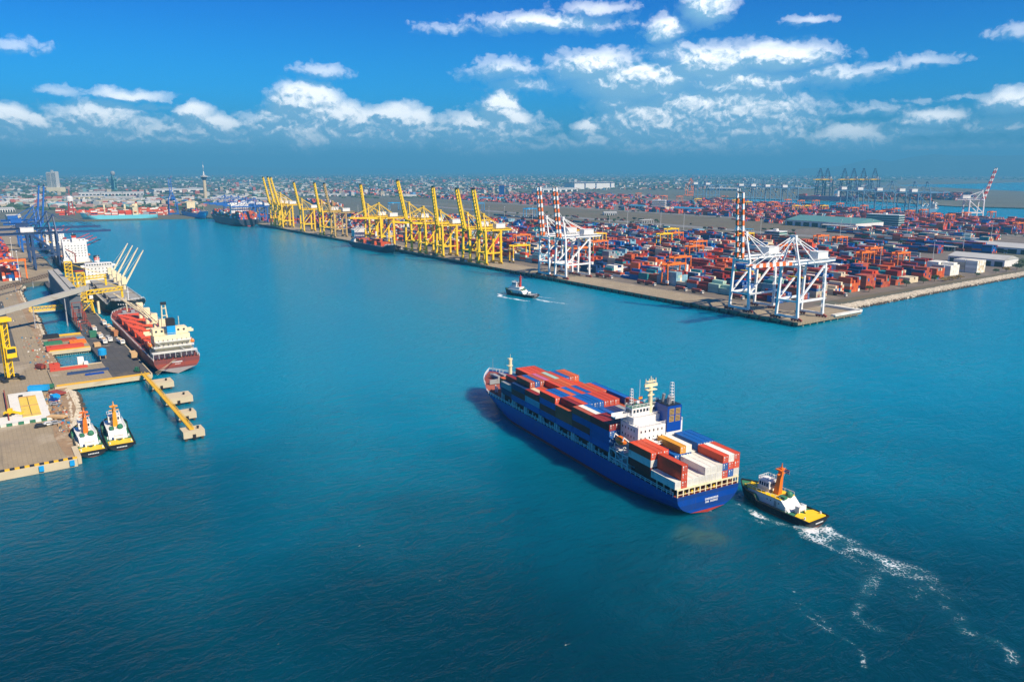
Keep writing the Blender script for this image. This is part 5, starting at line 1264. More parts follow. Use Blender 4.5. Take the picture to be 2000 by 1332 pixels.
def car(label, u, v, rz, m, z=2.62):
    p = at(u, v, z); r = thing('parked_car', label, 'car', (p.x,p.y,z), rz, 'vehicles on the left bank'); b = MB(); b.prof([(-2.2,.35),(2.2,.35),(2.25,.8),(1.3,1.0),(.5,1.55),(-1.5,1.6),(-2.2,1.05)],-.88,.88); b.build('body', m, r)
    b = MB(); b.prof([(.55,1.45),(1.2,1.03),(1.24,1.06),(.6,1.5)],-.75,.75); b.box(-1.4,.4,-.9,-.87,1.05,1.45); b.box(-1.4,.4,.87,.9,1.05,1.45); b.build('window', glass, r)
    for xx in (-1.35,1.35):
        for s in (-.8,.8): o = bpy.data.objects.new('wheel', WM); put(o, r); o.location = (xx,s,.36); o.scale = (.7,.8,.7)
car('dark car, leftmost of three parked before the green striped kerb', 80, 834, 1.6, blackp); car('white car, middle of three parked before the green striped kerb', 97, 830, 1.6, white); car('silver car, rightmost of three parked before the green striped kerb', 110, 828, 1.6, steel)
car('dark pickup parked on the white slab beside its rusty fence', 41, 779, 0, blackp); car('blue car among the debris right of the white slab', 106, 783, 1.2, hullblue); car('pale blue car on the dirt beside the boulders', 109, 791, 1.3, steel); car('white car on the paving left of the tall yellow crane foot', 30, 735, .2, white)
# site slab, pad, kerbs
r = thing('foundation_slab', 'white concrete slab with a yellow pad by the tug berth', 'foundation', (-84,-466,2.6)); b = MB(); b.box(-27,25.5,-5,9.2,0,.7); b.box(14,25.5,-30,-5.01,0,.7); b.build('slab', concwhite, r)
b = MB(); b.box(-15,19,-1,6,.71,.95); b.build('yellow_pad', mat('pad_yellow', (.72,.52,.08), .8, .15, .3, (.4,.28,.1,.5), .3), r)
b = MB(); [b.box(x,x+.2,-1,6,.955,1.6) for x in (-15,2,18.8)]; b.box(-15,19,2.4,2.6,.96,1.5); b.build('formwork', dusty, r)
b = MB()
for k in range(9): b.box(26.2,27.6,-29+k*4.3,-26.9+k*4.3,0,1.0)
b.split('green_block', greenp, r); b = MB()
for k in range(9): b.box(26.2,27.6,-26.85+k*4.3,-24.75+k*4.3,0,1.0)
b.split('white_block', concwhite, r)
b = MB(); b.box(-27,27,-6.4,-6.0,0,1.7); tag(b.build('rusty_fence', hullrust, None, None, (-90,-466,2.6)), 'low rusty fence along the left side of the white slab', 'fence')
r = thing('wheel_loader', 'yellow wheel loader beside the white slab', 'loader', at(24,812,2.6), 1.2); b = MB(); b.box(-3,1,-1.1,1.1,.9,2.1); b.box(-1.4,.2,-.9,.9,2.1,3.4); b.build('body', yellow, r); b = MB(); b.beam((.8,0,1.8),(3.6,0,1.0),.8); b.box(3.4,4.4,-1.4,1.4,.2,1.4); b.build('bucket', yellow, r)
for xx in (-2,.6):
    for s in (-1.1,1.1): o = bpy.data.objects.new('wheel', WM); put(o, r); o.location = (xx,s,.8); o.scale = (1.6,1.6,1.6)
crate('long bright blue box lying at the shore end of the pier', 76, 762, 9, 2.6, 2.4, cyanC, 1.15, 'blue_box', 'box'); crate('small green box at the shore end of the pier', 94, 757, 5, 2.4, 1.6, greenp, 1.2, 'green_box', 'box'); crate('blue tarpaulin heap beside the boulders', 108, 777, 4, 3, 1.6, cyanC, .3, 'covered_heap', 'heap'); crate('red planks beside the boulders below the pier', 112, 768, 9, 4, .8, hullrust, .4, 'plank_pile', 'planks'); crate('brown timber pile between slab and boulders', 112, 815, 8, 3, .8, sand, .8, 'timber_pile', 'planks')
# long steel and pipe stacks on the decks
def stack(label, u, v, L_, W_, H_, m, rz=PI/2, z=3.3, n=5):
    p = at(u, v, z); b = MB()
    for k in range(n): y = -W_/2+(k+.5)*W_/n; b.box(-L_/2+.3*(k % 2),L_/2-.4*(k % 3),y-W_/n*.42,y+W_/n*.42,0,H_*(.8+.2*((k*7) % 3)/2))
    b.box(-L_/2+2,-L_/2+2.4,-W_/2,W_/2,H_+.001,H_+.1); o = b.build('steel_stack', m, None, None, (p.x,p.y,z)); o.rotation_euler = (0,0,rz); return tag(o, label, 'steel stack')
redst = mat('primer_red_steel', (.50,.06,.03), .7, .2, .4)
stack('bright red steel stack at the front of the middle bridge deck', 128, 681, 20, 5, 2.6, redst); stack('orange red steel bundle on the right of the middle deck', 152, 670, 9, 6, 2.2, orange); stack('green steel bundle on the middle bridge deck', 104, 672, 10, 5, 1.8, greenp); stack('dark steel pile at the rear left of the middle deck', 100, 660, 9, 6, 2.4, blackp); stack('grey blue pipes at the rear right of the middle deck', 148, 663, 10, 4, 1.5, greyblue); stack('rusty pipes behind the red stack on the middle deck', 122, 666, 16, 4, 1.6, hullrust)
stack('long red beams along the pool edge of the pier', 135, 721, 18, 2, 1.4, redst); stack('red box and beams at the left of the pier edge', 107, 719, 5, 3, 3, redst); stack('long navy and red beams in the middle of the pier deck', 173, 727, 20, 1.6, 1.4, navy); stack('short blue beams in front of the navy beams', 185, 731, 9, 1.2, 1.0, hullblue); stack('rust red machine parts by the rocks left of the pier', 80, 718, 7, 3, 2, hullrust, .4)
crate('small white cabin at the pool edge of the pier', 158, 711, 3, 3, 4, white, 0, 'site_cabin', 'cabin'); crate('white pickup canopy beside the site cabin', 168, 712, 3, 2, 1.8, white, 0, 'canopy', 'canopy')
# dolphins and walkway
t_ = thing('walkway', 'long yellow walkway linking the concrete dolphins', 'walkway'); b = MB(); b.box(-111,-2,-411.2,-409.4,4.3,4.7); b.build('deck', stripe, t_)
b = MB()
for y in (-411.2,-409.5):
    b.box(-111,-2,y,y+.12,5.5,5.66); [b.box(-111+k*3.1,-110.8+k*3.1,y,y+.12,4.7,5.5) for k in range(36)]
b.build('railing', yellow, t_)
for k, (x, y, sx, sy, lab) in enumerate(((-92,-405.8,9,12,'concrete dolphin nearest the pier, with mooring lines'),(-60,-404.4,10,13,'second concrete dolphin from the pier, the largest'),(-31,-406.6,6.5,8,'third concrete dolphin from the pier, small'),(-4,-409.8,7,8.5,'outermost concrete dolphin at the end of the yellow walkway'))):
    r = thing('mooring_dolphin', lab, 'dolphin', (x,y,0), 0, 'concrete dolphins off the pier'); b = MB(); b.box(-sx/2,sx/2,-sy/2,sy/2,1.2,4.1); b.build('cap', conclight, r)
    for dx in (-.38,.38):
        for dy in (-.38,0,.38): b = MB(); b.cyl((dx*sx,dy*sy,-2),(dx*sx,dy*sy,1.2),.6,n=7); b.build('pile', rockdark, r)
    b = MB(); b.cyl((1,sy*.25,4.1),(1,sy*.25,5.2),.4,.55,n=8); b.build('bollard', blackp, r); b = MB(); b.box(sx/2,sx/2+.4,-.6,.6,.6,2.6); b.build('fender', rubber, r)
# tall yellow crane at the left edge
r = thing('harbour_crane', 'tall yellow tower crane on the paving at the left edge of the picture', 'crane', at(20,741,2.6), .3); b = MB()
for sx in (-1.5,1.5):
    for sy in (-1.5,1.5): b.beam((sx,sy,1.2),(sx,sy,31),.5)
for k in range(10):
    z = 1.2+k*3
    for s in (-1.5,1.5): b.beam((s,-1.5,z),(s,1.5,z+3),.3); b.beam((-1.5,s,z),(1.5,s,z+3),.3)
b.beam((.9,-.6,1.2),(.9,-.6,30.8),.7); b.build('tower', yellow, r); b = MB(); b.box(-3.4,3.4,-3.4,3.4,31,31.6)
for k in range(5): b.box(-3.4+k*1.5,-2.6+k*1.5,-3.4,3.4,31.6,32.8)
b.build('top_platform', yellow, r); b = MB(); b.box(1.6,4.2,-1.4,3.4,12,17.5); b.build('operator_cab', yellow, r); b = MB(); b.box(4.15,4.25,-1,3,14.5,16.8); b.build('window', glass, r)
b = MB(); [b.box(sx-2.2,sx+2.2,sy-1.2,sy+1.2,0,1.6) for sx, sy in ((-4,-4),(4,-4),(4,4),(-4,4))]; b.beam((-4,-4,1.2),(4,4,1.2),.8); b.beam((4,-4,1.2),(-4,4,1.2),.8); b.build('outrigger', blackp, r)
# orange gantry over the left stacks
copy_tree(go, (-584,-460,2.62), 0, 'orange yard gantry over the stacks at the left edge')
# quay edge stripe and fenders at the tug berth
r = tag(MB().build('tug_quay_edge', conclight), kind='structure'); b = MB(); b.box(2.2,4.3,-900,-453.2,-1.5,3.0); b.box(-12,2.2,-453.6,-451.6,-1.5,3.0); b.box(-40,-12,-451.7,-450.6,-1.5,2.9); r.data = b.mesh('tug_quay_edge', conclight)
b = MB(); b2 = MB()
for k in range(34): (b if k % 2 == 0 else b2).box(2.6,3.9,-454.6-k*1.55,-453.1-k*1.55,3.01,3.5)
b.split('yellow_kerb', stripe, r); b2.split('black_kerb', blackp, r)
for y in (-455,-465): b = MB(); b.box(4.31,5.0,y-.8,y+.8,.8,2.8); b.build('blue_fender', cyanC, r)
# lamp posts on the left
def lamp(label, p, h, first=[None]):
    if first[0]: o = copy_tree(first[0], p, 0, label); return o
    r = thing('light_mast', label, 'light mast', p, 0, 'light masts'); b = MB(); b.cyl((0,0,0),(0,0,h),.32,.18,n=7); b.build('pole', white, r); b = MB(); b.box(-1.4,1.4,-.5,.5,h,h+.5); b.box(-1.5,-.6,-.55,.55,h-.35,h); b.box(.6,1.5,-.55,.55,h-.35,h); b.build('lamp_head', white, r); first[0] = r; return r
lamp('light mast right of the orange gantry trio', at(1820,522,2.6), 30)
for (u, v, lab) in ((1717,532,'light mast in front of the lower orange gantry'),(1358,520,'light mast in the yard left of the raised striped boom'),(1176,487,'light mast behind the paired white cranes'),(1935,470,'light mast beside the far pale sheds'),(1880,492,'light mast left of the far pale sheds'),(40,551,'light mast beside the left orange stacks'),(27,515,'light mast farther back along the left stacks'),(1660,452,'light mast before the teal roofed warehouse')): lamp(lab, at(u,v,2.6), 30)
for k, u in enumerate((700,760,905,955,985,1040,1190,1225,1290,1335,1440,1485,1640,1700,1770)): lamp('light mast along the port road', at(u, (428,430,428,431,432,432,441,444,447,450,455,458,467,468,470)[k], 2.6), 30)

# scrap, timber and rubble too small and mixed to count
dr = random.Random(31); b = MB(); b.c = []
for k in range(300):
    z_ = dr.random()
    if z_ < .4: x, y = dr.uniform(-104,-34), dr.uniform(-457,-450)
    elif z_ < .62: x, y = dr.uniform(-540,-300), dr.uniform(-474,-449)
    elif z_ < .8: x, y = dr.uniform(-262,-158), dr.uniform(-458,-448)
    else: x, y = dr.uniform(-345,-250), dr.uniform(-423,-418)
    s = dr.uniform(.3,1.1); c = dr.choice([(.30,.14,.06),(.42,.28,.13),(.5,.46,.38),(.12,.10,.08),(.02,.18,.32),(.45,.10,.04),(.62,.58,.5),(.2,.2,.2)])
    b.box_c(x-s*dr.uniform(.4,1.4), x+s*dr.uniform(.4,1.4), y-s*.5, y+s*.5, 2.5, (3.3 if y > -424 else 2.6)+s*dr.uniform(.2,.9), c)
tag(b.build('scrap_and_rubble', townattr), 'mixed scrap, timber and rubble strewn along the left bank', 'rubble', kind='stuff')
# ---------------------------------------------------------------- buildings of the port
def shed(name, label, cat, x, y, rz, L_, W_, H, RH, wallm, roofm, doors=0, z=2.6, open_=False):
    r = thing(name, label, cat, (x,y,z), rz); b = MB()
    if open_:
        for k in range(6):
            for s in (-1,1): xx = -L_/2+.5+k*(L_-1)/5; b.box(xx-.3,xx+.3,s*(W_/2-.8)-.3,s*(W_/2-.8)+.3,0,H)
    else: b.box(-L_/2,L_/2,-W_/2,W_/2,0,H)
    (b.split if open_ else b.build)('column' if open_ else 'wall', wallm, r); b = MB(); b.gable(-L_/2-.6,L_/2+.6,-W_/2-.8,W_/2+.8,H+.004,H+RH); b.build('roof', roofm, r)
    if not open_:
        b = MB(); [b.add([(s*(L_/2+.01),-W_/2,H),(s*(L_/2+.01),W_/2,H),(s*(L_/2+.01),0,H+RH*.95)],[(0,1,2) if s > 0 else (2,1,0)]) for s in (1,-1)]
        b.split('gable', wallm, r); b = MB()
        for k in range(doors): w = L_/doors; [b.box(-L_/2+k*w+w*.15,-L_/2+k*w+w*.85,s*(W_/2+.02)-.03,s*(W_/2+.02)+.03,0,H*.72) for s in (1,-1)]
        b.split('door', dark, r)
    return r
def mid(u0, v0, u1, v1, z=2.6):
    a, b = at(u0,v0,z), at(u1,v1,z); d = b-a; return (a.x+b.x)/2, (a.y+b.y)/2, math.atan2(d.y,d.x), d.length
shed('warehouse', 'huge teal roofed warehouse with white gable in the right middle distance', 'warehouse', -555, 900, 0, 150, 92, 11, 8, white, roofteal, 8)
shed('loading_shed', 'low white roofed lean-to in front of the teal warehouse', 'shed', -500, 842, 0, 75, 16, 7, 1.0, white, roofgrey, 0, open_=True)
shed('warehouse', 'pale roofed shed with white gable close to the right shore', 'warehouse', -98, 492, PI/2*0, 62, 34, 8, 4, white, roofgrey, 5)
shed('warehouse', 'long grey roofed shed behind the shore shed on the right edge', 'warehouse', -128, 660, 0, 110, 40, 8, 4.5, white, roofgrey, 7)
shed('canopy', 'thin white flat canopy left of the long grey shed', 'canopy', -205, 612, 0, 40, 10, 6, .6, steel, roofgrey, open_=True)
def block(name, label, cat, x, y, rz, L_, W_, floors, wallm, bandm, fh=4.0, z=2.6):
    r = thing(name, label, cat, (x,y,z), rz); b = MB(); b.box(-L_/2,L_/2,-W_/2,W_/2,0,floors*fh); b.build('wall', wallm, r); b = MB(); b.box(-L_/2-.3,L_/2+.3,-W_/2-.3,W_/2+.3,floors*fh+.003,floors*fh+1.0); b.box(-3,3,-2.5,2.5,floors*fh+1.01,floors*fh+4); b.build('roof', bandm, r)
    for k in range(floors): b = MB(); z0 = k*fh+1.1; b.box(-L_/2-.06,L_/2+.06,-W_/2-.06,W_/2+.06,z0,z0+fh*.45); b.build('window_band', glass, r)
    for k in range(1, floors): b = MB(); b.box(-L_/2-.5,L_/2+.5,-W_/2-.5,W_/2+.5,k*fh-.3,k*fh+.35); b.build('floor_slab', bandm, r)
    return r
tealw = mat('teal_wall', (.16,.36,.36), .6, .1)
block('office_building', 'five storey teal office block with white bands right of the teal warehouse', 'office', -500, 985, 0, 66, 20, 5, tealw, white, 4.4)
block('office_building', 'blue and white office block in the middle distance behind the striped booms', 'office', -1205, 1085, .6, 36, 26, 5, white, white, 5)
shed('terminal_shed', 'long cyan roofed shed right of the blue and white office', 'shed', -1105, 1075, 0, 120, 34, 9, 3, white, roofcyan, 6)
shed('terminal_shed', 'small cyan roofed shed left of the blue and white office', 'shed', -1290, 1090, 0, 60, 24, 8, 2, white, roofcyan, 4)
block('control_building', 'mint green block behind the right white cranes', 'building', -395, 505, 0, 26, 18, 5, mat('mint_wall', (.25,.55,.46), .6, .1), white, 3.6)
shed('gatehouse', 'white flat roofed gate canopy by the port road', 'gatehouse', -835, 668, PI/2, 34, 20, 6.5, .8, white, roofgrey, open_=True)
shed('gatehouse', 'small cyan roofed gate canopy behind the raised striped boom', 'gatehouse', -560, 640, .4, 30, 18, 6, .8, white, roofcyan, open_=True)
x, y, rz, L_ = mid(1122,370,1200,368.5); r = thing('hangar', 'big white hangar with tall dark door slots on the hazy plain', 'hangar', (x,y,2.6), rz); b = MB(); b.box(-L_/2,L_/2,0,90,0,33); b.build('wall', white, r); b = MB(); b.box(-L_/2-2,L_/2+2,-2,92,33.01,38); b.build('roof', roofgrey, r)
b = MB(); [b.box(-L_/2+L_*f,-L_/2+L_*(f+.03),-.2,.05,0,33) for f in (.24,.51,.88)]; b.box(-L_/2,L_/2,-2.3,-2.05,33.2,36.5); b.split('door', navy, r)
for (u0,v0,u1,v1,H,D_,lab) in ((1060,376,1128,374,18,70,'white warehouse left of the big hangar'),(152,384,196,383.5,16,60,'left one of three long pale warehouses on the left skyline'),(198,383.5,238,383,16,60,'middle one of three long pale warehouses on the left skyline'),(240,383,281,382.5,16,60,'right one of three long pale warehouses on the left skyline'),(145,390,204,389,12,50,'cream low warehouse before the three long warehouses'),(205,391,262,390,12,50,'second cream low warehouse before the three long ones'),(302,377,402,375,18,70,'very long pale warehouse by the observation tower'),(0,415,30,414,11,40,'white roofed shed at the left edge'),(15,431,42,430,12,24,'cream windowed block at the left edge'),(20,441,44,440,9,18,'low white building behind the left orange gantry'),(600,384,690,383,9,60,'pale flat store behind the far yellow cranes'),(425,388,460,387,12,40,'white shed behind the far blue cranes'),(500,392,560,391,10,40,'pale shed behind the farthest yellow cranes'),(935,391,985,391,9,40,'cyan roofed shed right of the raised yellow booms'),(1180,421,1205,421,8,30,'small white shed on the dry field'),(1380,372,1440,373,14,50,'white shed before the far grey blue cranes')):
    x, y, rz, L_ = mid(u0,v0,u1,v1); c, s = math.cos(rz), math.sin(rz)
    shed('warehouse', lab, 'warehouse', x-s*D_/2, y+c*D_/2, rz, L_, D_, H*.75, H*.3, white if 'cream' not in lab else cream, roofcyan if 'cyan' in lab else roofgrey, 6)
x, y, rz, L_ = mid(97,375,116,375); r = thing('apartment_tower', 'tall white twin apartment tower on the left skyline', 'tower block', (x,y,2.6), rz); towerw = mat('tower_white', (.50,.50,.47), .7)
for k in (-1,1):
    b = MB(); b.box(k*L_*.26-L_*.22,k*L_*.26+L_*.22,-14,14,0,96 if k < 0 else 99); w_ = b.build('wall', towerw, r); b = MB()
    for q in range(4): xx = k*L_*.26-L_*.18+q*L_*.1; b.box(xx,xx+L_*.045,-14.1,14.1,6,92)
    b.split('window_strip', glass, w_)
b = MB(); b.box(-L_*.06,L_*.06,-10,10,0,90); b.box(-5,5,-5,5,99.01,106); b.build('core', mat('tower_grey', (.35,.37,.36), .7), r); b = MB(); b.box(-L_*.5,L_*.9,-24,24,0,22); b.build('podium', cream, r)
p = at(402,392,2.6); r = thing('observation_tower', 'slender observation tower with a dark pod and white antenna', 'tower', p); r.scale = (.8,.8,.86); b = MB(); b.cyl((0,0,0),(0,0,84),7.5,6.5,n=14); b.build('shaft', conclight, r); b = MB(); b.cyl((0,0,84),(0,0,97),8,15,n=16); b.cyl((0,0,97),(0,0,99),17.5,17.5,n=16,m=1); b.build('pod', [navy, white], r); b = MB(); b.cyl((0,0,99),(0,0,104),9,8,n=12); b.cyl((0,0,104),(0,0,118),3.2,2.2,n=8,m=1); b.cyl((0,0,118),(0,0,134),.9,.8,n=6); b.cyl((0,0,134),(0,0,144),1.8,1.2,n=6,m=1); b.cyl((0,0,144),(0,0,158),.6,.3,n=5); b.build('antenna', [steel, white], r)
p = at(140,421,2.6); r = thing('water_tower', 'white water tank on a red lattice tower beside the turquoise ship', 'water tower', p); b = MB()
for sx in (-6,6):
    for sy in (-6,6): b.beam((sx,sy,0),(sx*.6,sy*.6,34),1.2)
for k in range(4):
    z = 2+k*8; q = 6-.7*k*.95
    for s in (-1,1): b.beam((-q,s*q,z),(q,s*q,z+8),.7); b.beam((s*q,-q,z),(s*q,q,z+8),.7)
b.build('lattice_legs', redp, r); b = MB(); b.cyl((0,0,34),(0,0,43),7.5,n=14); b.cyl((0,0,43),(0,0,46),7.5,3,n=14); b.cyl((0,0,46),(0,0,60),.6,n=5,m=1); b.build('tank', [white, redp], r)
p = at(222,372,2.6); r = thing('process_plant', 'teal steel process plant rising above the left warehouses', 'plant', p); b = MB()
for k in range(8):
    x = -45+k*13; hh = (55,72,60,92,96,80,66,50)[k]; b.cyl((x,0,0),(x,0,hh),3.2,2.6,n=7)
for z in (20,40,56): b.beam((-48,0,z),(48,0,z),3,2.5); b.beam((-48,12,z),(48,12,z),3,2.5)
for k in range(7): x = -44+k*14; b.beam((x,12,0),(x,12,62),2.4); b.beam((x,12,20),(x+14,12,40),1.5)
b.build('frame', roofteal, r); b = MB(); b.sph((2,4,88),16,12,14,n=10,k=6); b.build('vessel', steel, r)
x, y, rz, L_ = mid(975,383,985,383); r = thing('silo_block', 'tall dark blue block standing alone right of the yellow booms', 'silo', (x,y,2.6), rz); b = MB(); b.box(-L_/2,L_/2,-12,12,0,44); b.build('wall', hullnavy, r); b = MB(); [b.box(-L_/2+k*L_/4+.6,-L_/2+(k+1)*L_/4-.6,-12.3,12.3,1,43) for k in range(4)]; b.build('cladding_panel', hullblue, r)
# freight train and yard lorries
wg = thing('freight_wagon', 'container wagon of the freight train on the railway behind the yard', 'wagon', group='wagons of the freight train'); b = MB(); b.box(-6.4,6.4,-1.3,1.3,.9,1.3); b.build('chassis', blackp, wg); b = MB(); b.box(-6.1,6.1,-1.2,1.2,1.31,3.9); lo_ = b.build('load', boxobj, wg); lo_.color = (.3,.03,.03,1)
for xx in (-4.6,4.6): b = MB(); b.box(xx-1.4,xx+1.4,-.9,.9,.1,.9); b.build('bogie', blackp, wg)
for k in range(34):
    x = -760-k*14.2; y = 560+.0*k; lab = 'container wagon of the freight train on the railway behind the yard'
    if k == 0: wg.location = (x,y,2.6)
    else:
        c = copy_tree(wg, (x,y,2.6), 0, lab)
        for q in c.children:
            if q.name.startswith('load'): q.color = (*PAL[yr.choice(['white','grey','maroon','navy','brown','teal'])],1)
b = MB(); b.box(-1260,-520,558.9,559.1,2.6,2.75); b.box(-1260,-520,560.9,561.1,2.6,2.75); b.box(-1260,-520,570.9,571.1,2.6,2.75); b.box(-1260,-520,572.4,572.6,2.6,2.75); tag(b.build('railway', steel), kind='structure')
yt_ = thing('terminal_truck', '', 'truck', group='terminal trucks'); b = MB(); b.box(4.6,6.6,-1.2,1.2,.7,3.0); cb = b.build('cab', white, yt_); b = MB(); b.box(6.55,6.65,-1,1,1.8,2.8); b.box(4.8,6.4,-1.23,-1.19,1.8,2.7); b.build('window', glass, cb); b = MB(); b.box(-6.2,5.0,-1.15,1.15,1.0,1.35); b.build('trailer', blackp, yt_); b = MB(); b.box(-6.0,3.9,-1.2,1.2,1.36,3.9); b.build('load', hullrust, yt_)
for xx in (-5,-3.8,5.4):
    for s in (-1,1): o = bpy.data.objects.new('wheel', WM); put(o, yt_); o.location = (xx,s,.5)
for k, (u, v, lab) in enumerate(((1172,541,'terminal truck on the quay right of the paired white cranes'),(1187,543,'second terminal truck on the quay right of the paired white cranes'),(1254,554,'terminal truck on the quay between the white crane pairs, left'),(1270,557,'terminal truck on the quay between the white crane pairs, middle'),(1330,567,'terminal truck on the quay left of the right white cranes'),(1362,572,'terminal truck closest left of the right white cranes'),(1440,583,'terminal truck under the right white cranes'),(1640,577,'white terminal truck by the rock shore at the yard corner'),(905,512,'terminal truck under the yellow cranes, right'),(850,500,'terminal truck under the yellow cranes, middle'),(780,487,'terminal truck under the yellow cranes, left'))):
    p = at(u, v, 3.0); place(yt_, p.x, p.y, lab, k == 0, 0, 3.31 if p.y < 36 else 2.62)
for k in range(46):
    x = -100-yr.uniform(0,1100); y = yr.choice([652,658,668,676,612,622,950,956]); copy_tree(yt_, (x,y,2.62), yr.choice([0,PI]), 'lorry on the port road behind the container yard')['group'] = 'lorries on the port road'
# ---------------------------------------------------------------- trees and shrubs
def leafball(b, c, rx, rz, n, sz, rr):
    for k in range(n):
        th = rr.uniform(0, 2*PI); ph = math.acos(rr.uniform(-.5,1)); q = rr.uniform(.45,1.0)**.5
        p = Vector((c[0]+rx*q*math.sin(ph)*math.cos(th), c[1]+rx*q*math.sin(ph)*math.sin(th), c[2]+rz*q*math.cos(ph))); a = Vector((rr.gauss(0,1),rr.gauss(0,1),rr.gauss(0,.6))).normalized(); e = a.orthogonal().normalized(); s = sz*rr.uniform(.6,1.3)
        b.add([p-a*s, p+e*s*.7, p+a*s, p-e*s*.7], [(0,1,2,3)])
def tree(name, label, p, h, w, seed, dry=False, group=None):
    rr = random.Random(seed); r = thing(name, label, 'shrub' if h < 7 else 'tree', p, 0, group); b = MB(); b.cyl((0,0,-.1),(rr.uniform(-.2,.2),0,h*.55),h*.035+.1,h*.015+.04,n=6)
    for k in range(5): a = rr.uniform(0,6.28); b.cyl((0,0,h*(.25+.06*k)),(math.cos(a)*w*.3,math.sin(a)*w*.3,h*(.5+.07*k)),h*.014+.05,.03,n=5)
    b.build('trunk', bark, r); b = MB()
    for k in range(7): a = rr.uniform(0,6.28); q = rr.uniform(.1,.32)*w; leafball(b, (math.cos(a)*q,math.sin(a)*q,h*rr.uniform(.42,.74)), w*rr.uniform(.2,.33), h*rr.uniform(.16,.26), 60, w*.06, rr)
    b.build('crown', drygrass if dry else foliage, r); return r
for k, (u, v, h, w, dry, lab) in enumerate(((1697,571,6,8,0,'round green shrub on the rock shore, nearest the quay corner'),(1770,560,7.5,9,0,'dark green shrub on the shore below the brown stacks'),(1803,554,7,9,0,'olive shrub on the shore, left of the dry hedge'),(1825,550,7,9,0,'dark shrub touching the left end of the dry hedge'),(1845,549,4,10,1,'golden dry bush, left part of the shore hedge'),(1860,547,4,10,1,'golden dry bush, middle of the shore hedge'),(1876,545,4,9,1,'golden dry bush, right end of the shore hedge'),(1908,540,5,6,0,'small green shrub below the white stacks on the shore'),(1945,533,5,7,0,'small shrub on the shore left of the right edge trees'),(1965,531,6,9,1,'dry shrub on the shore before the shed gable'),(1986,527,8,12,0,'dark bushy tree on the shore beside the right edge'),(1999,520,9,12,0,'dark tree cut by the right picture edge'),(1982,512,7,10,0,'tree behind the shore trees near the right edge'))):
    tree('shore_shrub' if h < 7 else 'shore_tree', lab, at(u,v,2.6), h, w, 40+k, dry)
t0 = tree('park_tree', 'green tree on the verge between yard and port road', (-300,622,2.6), 9, 9, 77, False, 'trees along the port road')
for k in range(70):
    x = -80-yr.uniform(0,1200); y = yr.choice([yr.uniform(606,640),yr.uniform(688,700),yr.uniform(930,943)]); c = copy_tree(t0, (x,y,2.6), yr.uniform(0,6), 'green tree on the verge between yard and port road'); s = yr.uniform(.5,1.1); c.scale = (s,s,s)
# ---------------------------------------------------------------- hazy town and woods on the plain
def ok_land(u, v):
    if v > 424: return False
    if u > 1350 and v > 378: return False
    if u > 1690 and 357 < v: return False
    if 560 < u < 1340 and v > 388: return False
    if 400 < u <= 560 and v > 398: return False
    if -30 < u < 60 and v > 410: return False
    if 150 < u < 410 and v > 410: return False
    return True
TC = {'white':(.54,.53,.49),'cream':(.44,.37,.26),'grey':(.26,.27,.27),'pink':(.38,.22,.18),'red roofed':(.40,.10,.06),'blue roofed':(.10,.25,.42),'teal':(.20,.38,.36)}
def house_mesh(sx, sy, sz, roof):
    b = MB(); b.box(-sx,sx,-sy,sy,0,sz)
    if roof == 'g': b.gable(-sx*1.05,sx*1.05,-sy*1.08,sy*1.08,sz+.02,sz*1.45)
    else: b.box(-sx*.5,sx*.2,-sy*.5,sy*.4,sz+.01,sz+3)
    return b
hobj = mat('house_paint', (1,1,1), .8, .1, .1, mode='obj')
HM = [('town_house','small %s house among trees in the hazy town', 'house', house_mesh(7,5.5,6,'g').mesh('town_house', hobj)),('town_shed','long low %s shed in the hazy town beyond the port', 'shed', house_mesh(22,9,7,'g').mesh('town_shed', hobj)),('apartment_block','boxy %s apartment block in the hazy town beyond the port', 'building', house_mesh(9,7,15,'f').mesh('apartment_block', hobj))]
tr_ = random.Random(99); T = []
def pickuv():
    while True:
        q = tr_.random()
        if q < .30: u, v = tr_.uniform(430,1010), tr_.uniform(346,384)
        elif q < .58: u, v = tr_.uniform(-40,560), tr_.uniform(345,406)
        elif q < .85: u, v = tr_.uniform(950,1720), tr_.uniform(341,371)
        else: u, v = tr_.uniform(-40,2040), tr_.uniform(338.5,352)
        if ok_land(u, v): return u, v
TN = 4000
for k in range(TN):
    u, v = pickuv(); p = at(u, v, 2.5); T.append((v, p, tr_.choices([0,1,2],[7,2.6,.7])[0], tr_.choice(['white']*6+['cream']*3+['grey']*2+['pink']*2+['red roofed']*2+['blue roofed','teal']), tr_.uniform(-.5,.5)+ (0 if tr_.random() < .5 else PI/2)))
T.sort(key=lambda q: -q[0])
TB = []
for k, (v, p, kind, c, rz) in enumerate(T):
    if k < 285:
        nm, lab, cat, me = HM[kind]; o = bpy.data.objects.new(nm, me); C.objects.link(o); o.location = (p.x,p.y,2.5); o.rotation_euler = (0,0,rz); o.color = (*TC[c],1); tag(o, lab % c, cat, 'buildings of the hazy town')
    else:
        d = (8,6,8) if kind == 0 else (28,12,9) if kind == 1 else (12,9,22); s = .55+.3*tr_.random()+(max(0,366-v)/26)*.55
        TB.append((p.x,p.y,2.5,2*d[0]*s,2*d[1]*s,d[2]*min(s,1.5),rz,TC[c]))
tb = MB(); tb.c = []
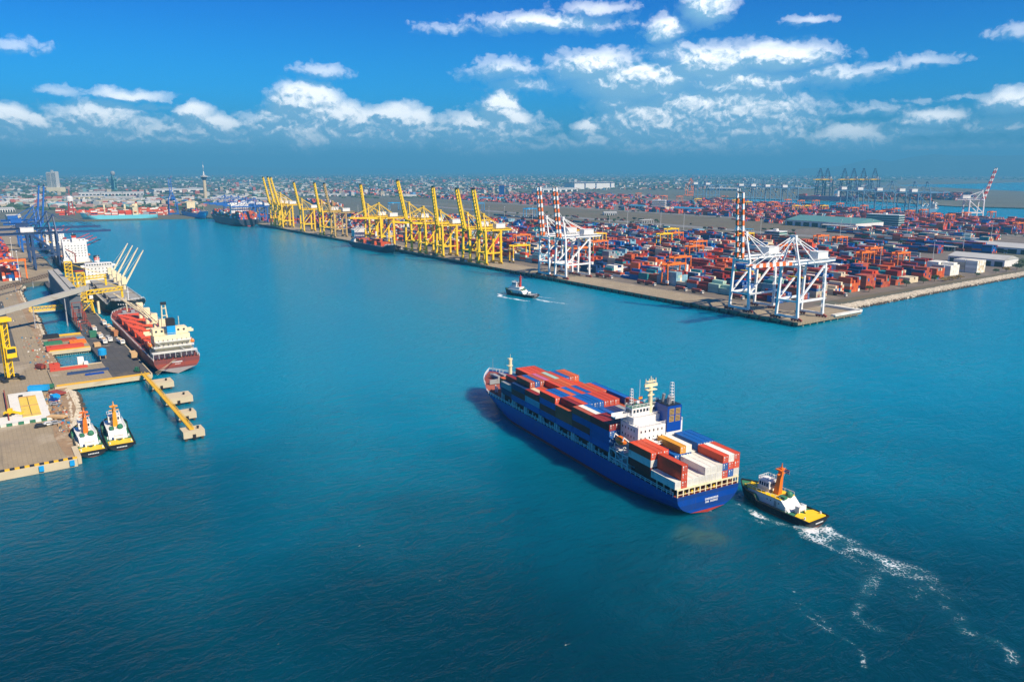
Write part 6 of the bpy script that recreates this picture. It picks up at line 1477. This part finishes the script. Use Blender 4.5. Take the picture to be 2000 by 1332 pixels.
for (x,y,z,lx,ly,lz,rz,c) in TB:
    cc, ss_ = math.cos(rz), math.sin(rz); o = len(tb.v); k = tr_.uniform(.75,1.15)
    for zz in (0, lz):
        for sx, sy in ((-1,-1),(1,-1),(1,1),(-1,1)): tb.v.append((x+cc*sx*lx/2-ss_*sy*ly/2, y+ss_*sx*lx/2+cc*sy*ly/2, z+zz))
    for f in ((4,5,6,7),(0,1,5,4),(1,2,6,5),(2,3,7,6),(3,0,4,7)): tb.f.append(tuple(i+o for i in f)); tb.m.append(0); tb.c.append((c[0]*k,c[1]*k,c[2]*k,1))
tag(tb.build('distant_town', townattr), 'countless tiny pale buildings of the hazy town reaching to the horizon', 'town', kind='stuff')
ICO = bmesh.new(); bmesh.ops.create_icosphere(ICO, subdivisions=1, radius=1.0); IV = np.array([v.co[:] for v in ICO.verts]); IF = np.array([[v.index for v in f.verts] for f in ICO.faces]); ICO.free()
cl_ = []
for k in range(6500):
    q = tr_.random()
    if q < .42: u, v = tr_.uniform(-60,560), tr_.uniform(347,411)
    elif q < .62: u, v = tr_.uniform(430,1050), tr_.uniform(344,388)
    elif q < .84: u, v = tr_.uniform(950,1760), tr_.uniform(340,372)
    else: u, v = tr_.uniform(-60,2060), tr_.uniform(337.5,352)
    if not ok_land(u, v): continue
    p = at(u, v, 2.5); s = tr_.uniform(4,9)*(1+max(0,372-v)/18); cl_.append((p.x, p.y, s*tr_.uniform(1.0,2.2), s*tr_.uniform(.8,1.6), min(s*.5, 10)))
n = len(cl_); A_ = np.array(cl_); rg = np.random.default_rng(3)
V = IV[None]*(1+rg.uniform(-.32,.32,(n,len(IV),1))); V = V*A_[:,None,2:5]; V[:,:,0] += A_[:,None,0]; V[:,:,1] += A_[:,None,1]; V[:,:,2] += 2.0+A_[:,None,4]*.55
F = (IF[None]+len(IV)*np.arange(n)[:,None,None]).reshape(-1,3)
me = bpy.data.meshes.new('distant_woodland'); me.from_pydata(V.reshape(-1,3).tolist(), [], F.tolist()); me.materials.append(foliage)
tag(put(bpy.data.objects.new('distant_woodland', me), None), 'dark hazy trees spread over the plain between the buildings', 'trees', kind='stuff')
# ---------------------------------------------------------------- hazy air
hz = MB(); hz.box(-47500,47500,-47500,47500,-3.2,530)
hm_ = bpy.data.materials.new('haze'); hm_.use_nodes = True; t = NT(hm_.node_tree)
pv = t.n('ShaderNodeVolumePrincipled'); pv.inputs['Color'].default_value = (.13,.53,.80,1); pv.inputs['Density'].default_value = 1.3e-4; pv.inputs['Anisotropy'].default_value = 0.0
t.t.links.new(pv.outputs[0], t.n('ShaderNodeOutputMaterial').inputs[1])
tag(hz.build('haze', hm_), kind='stuff')
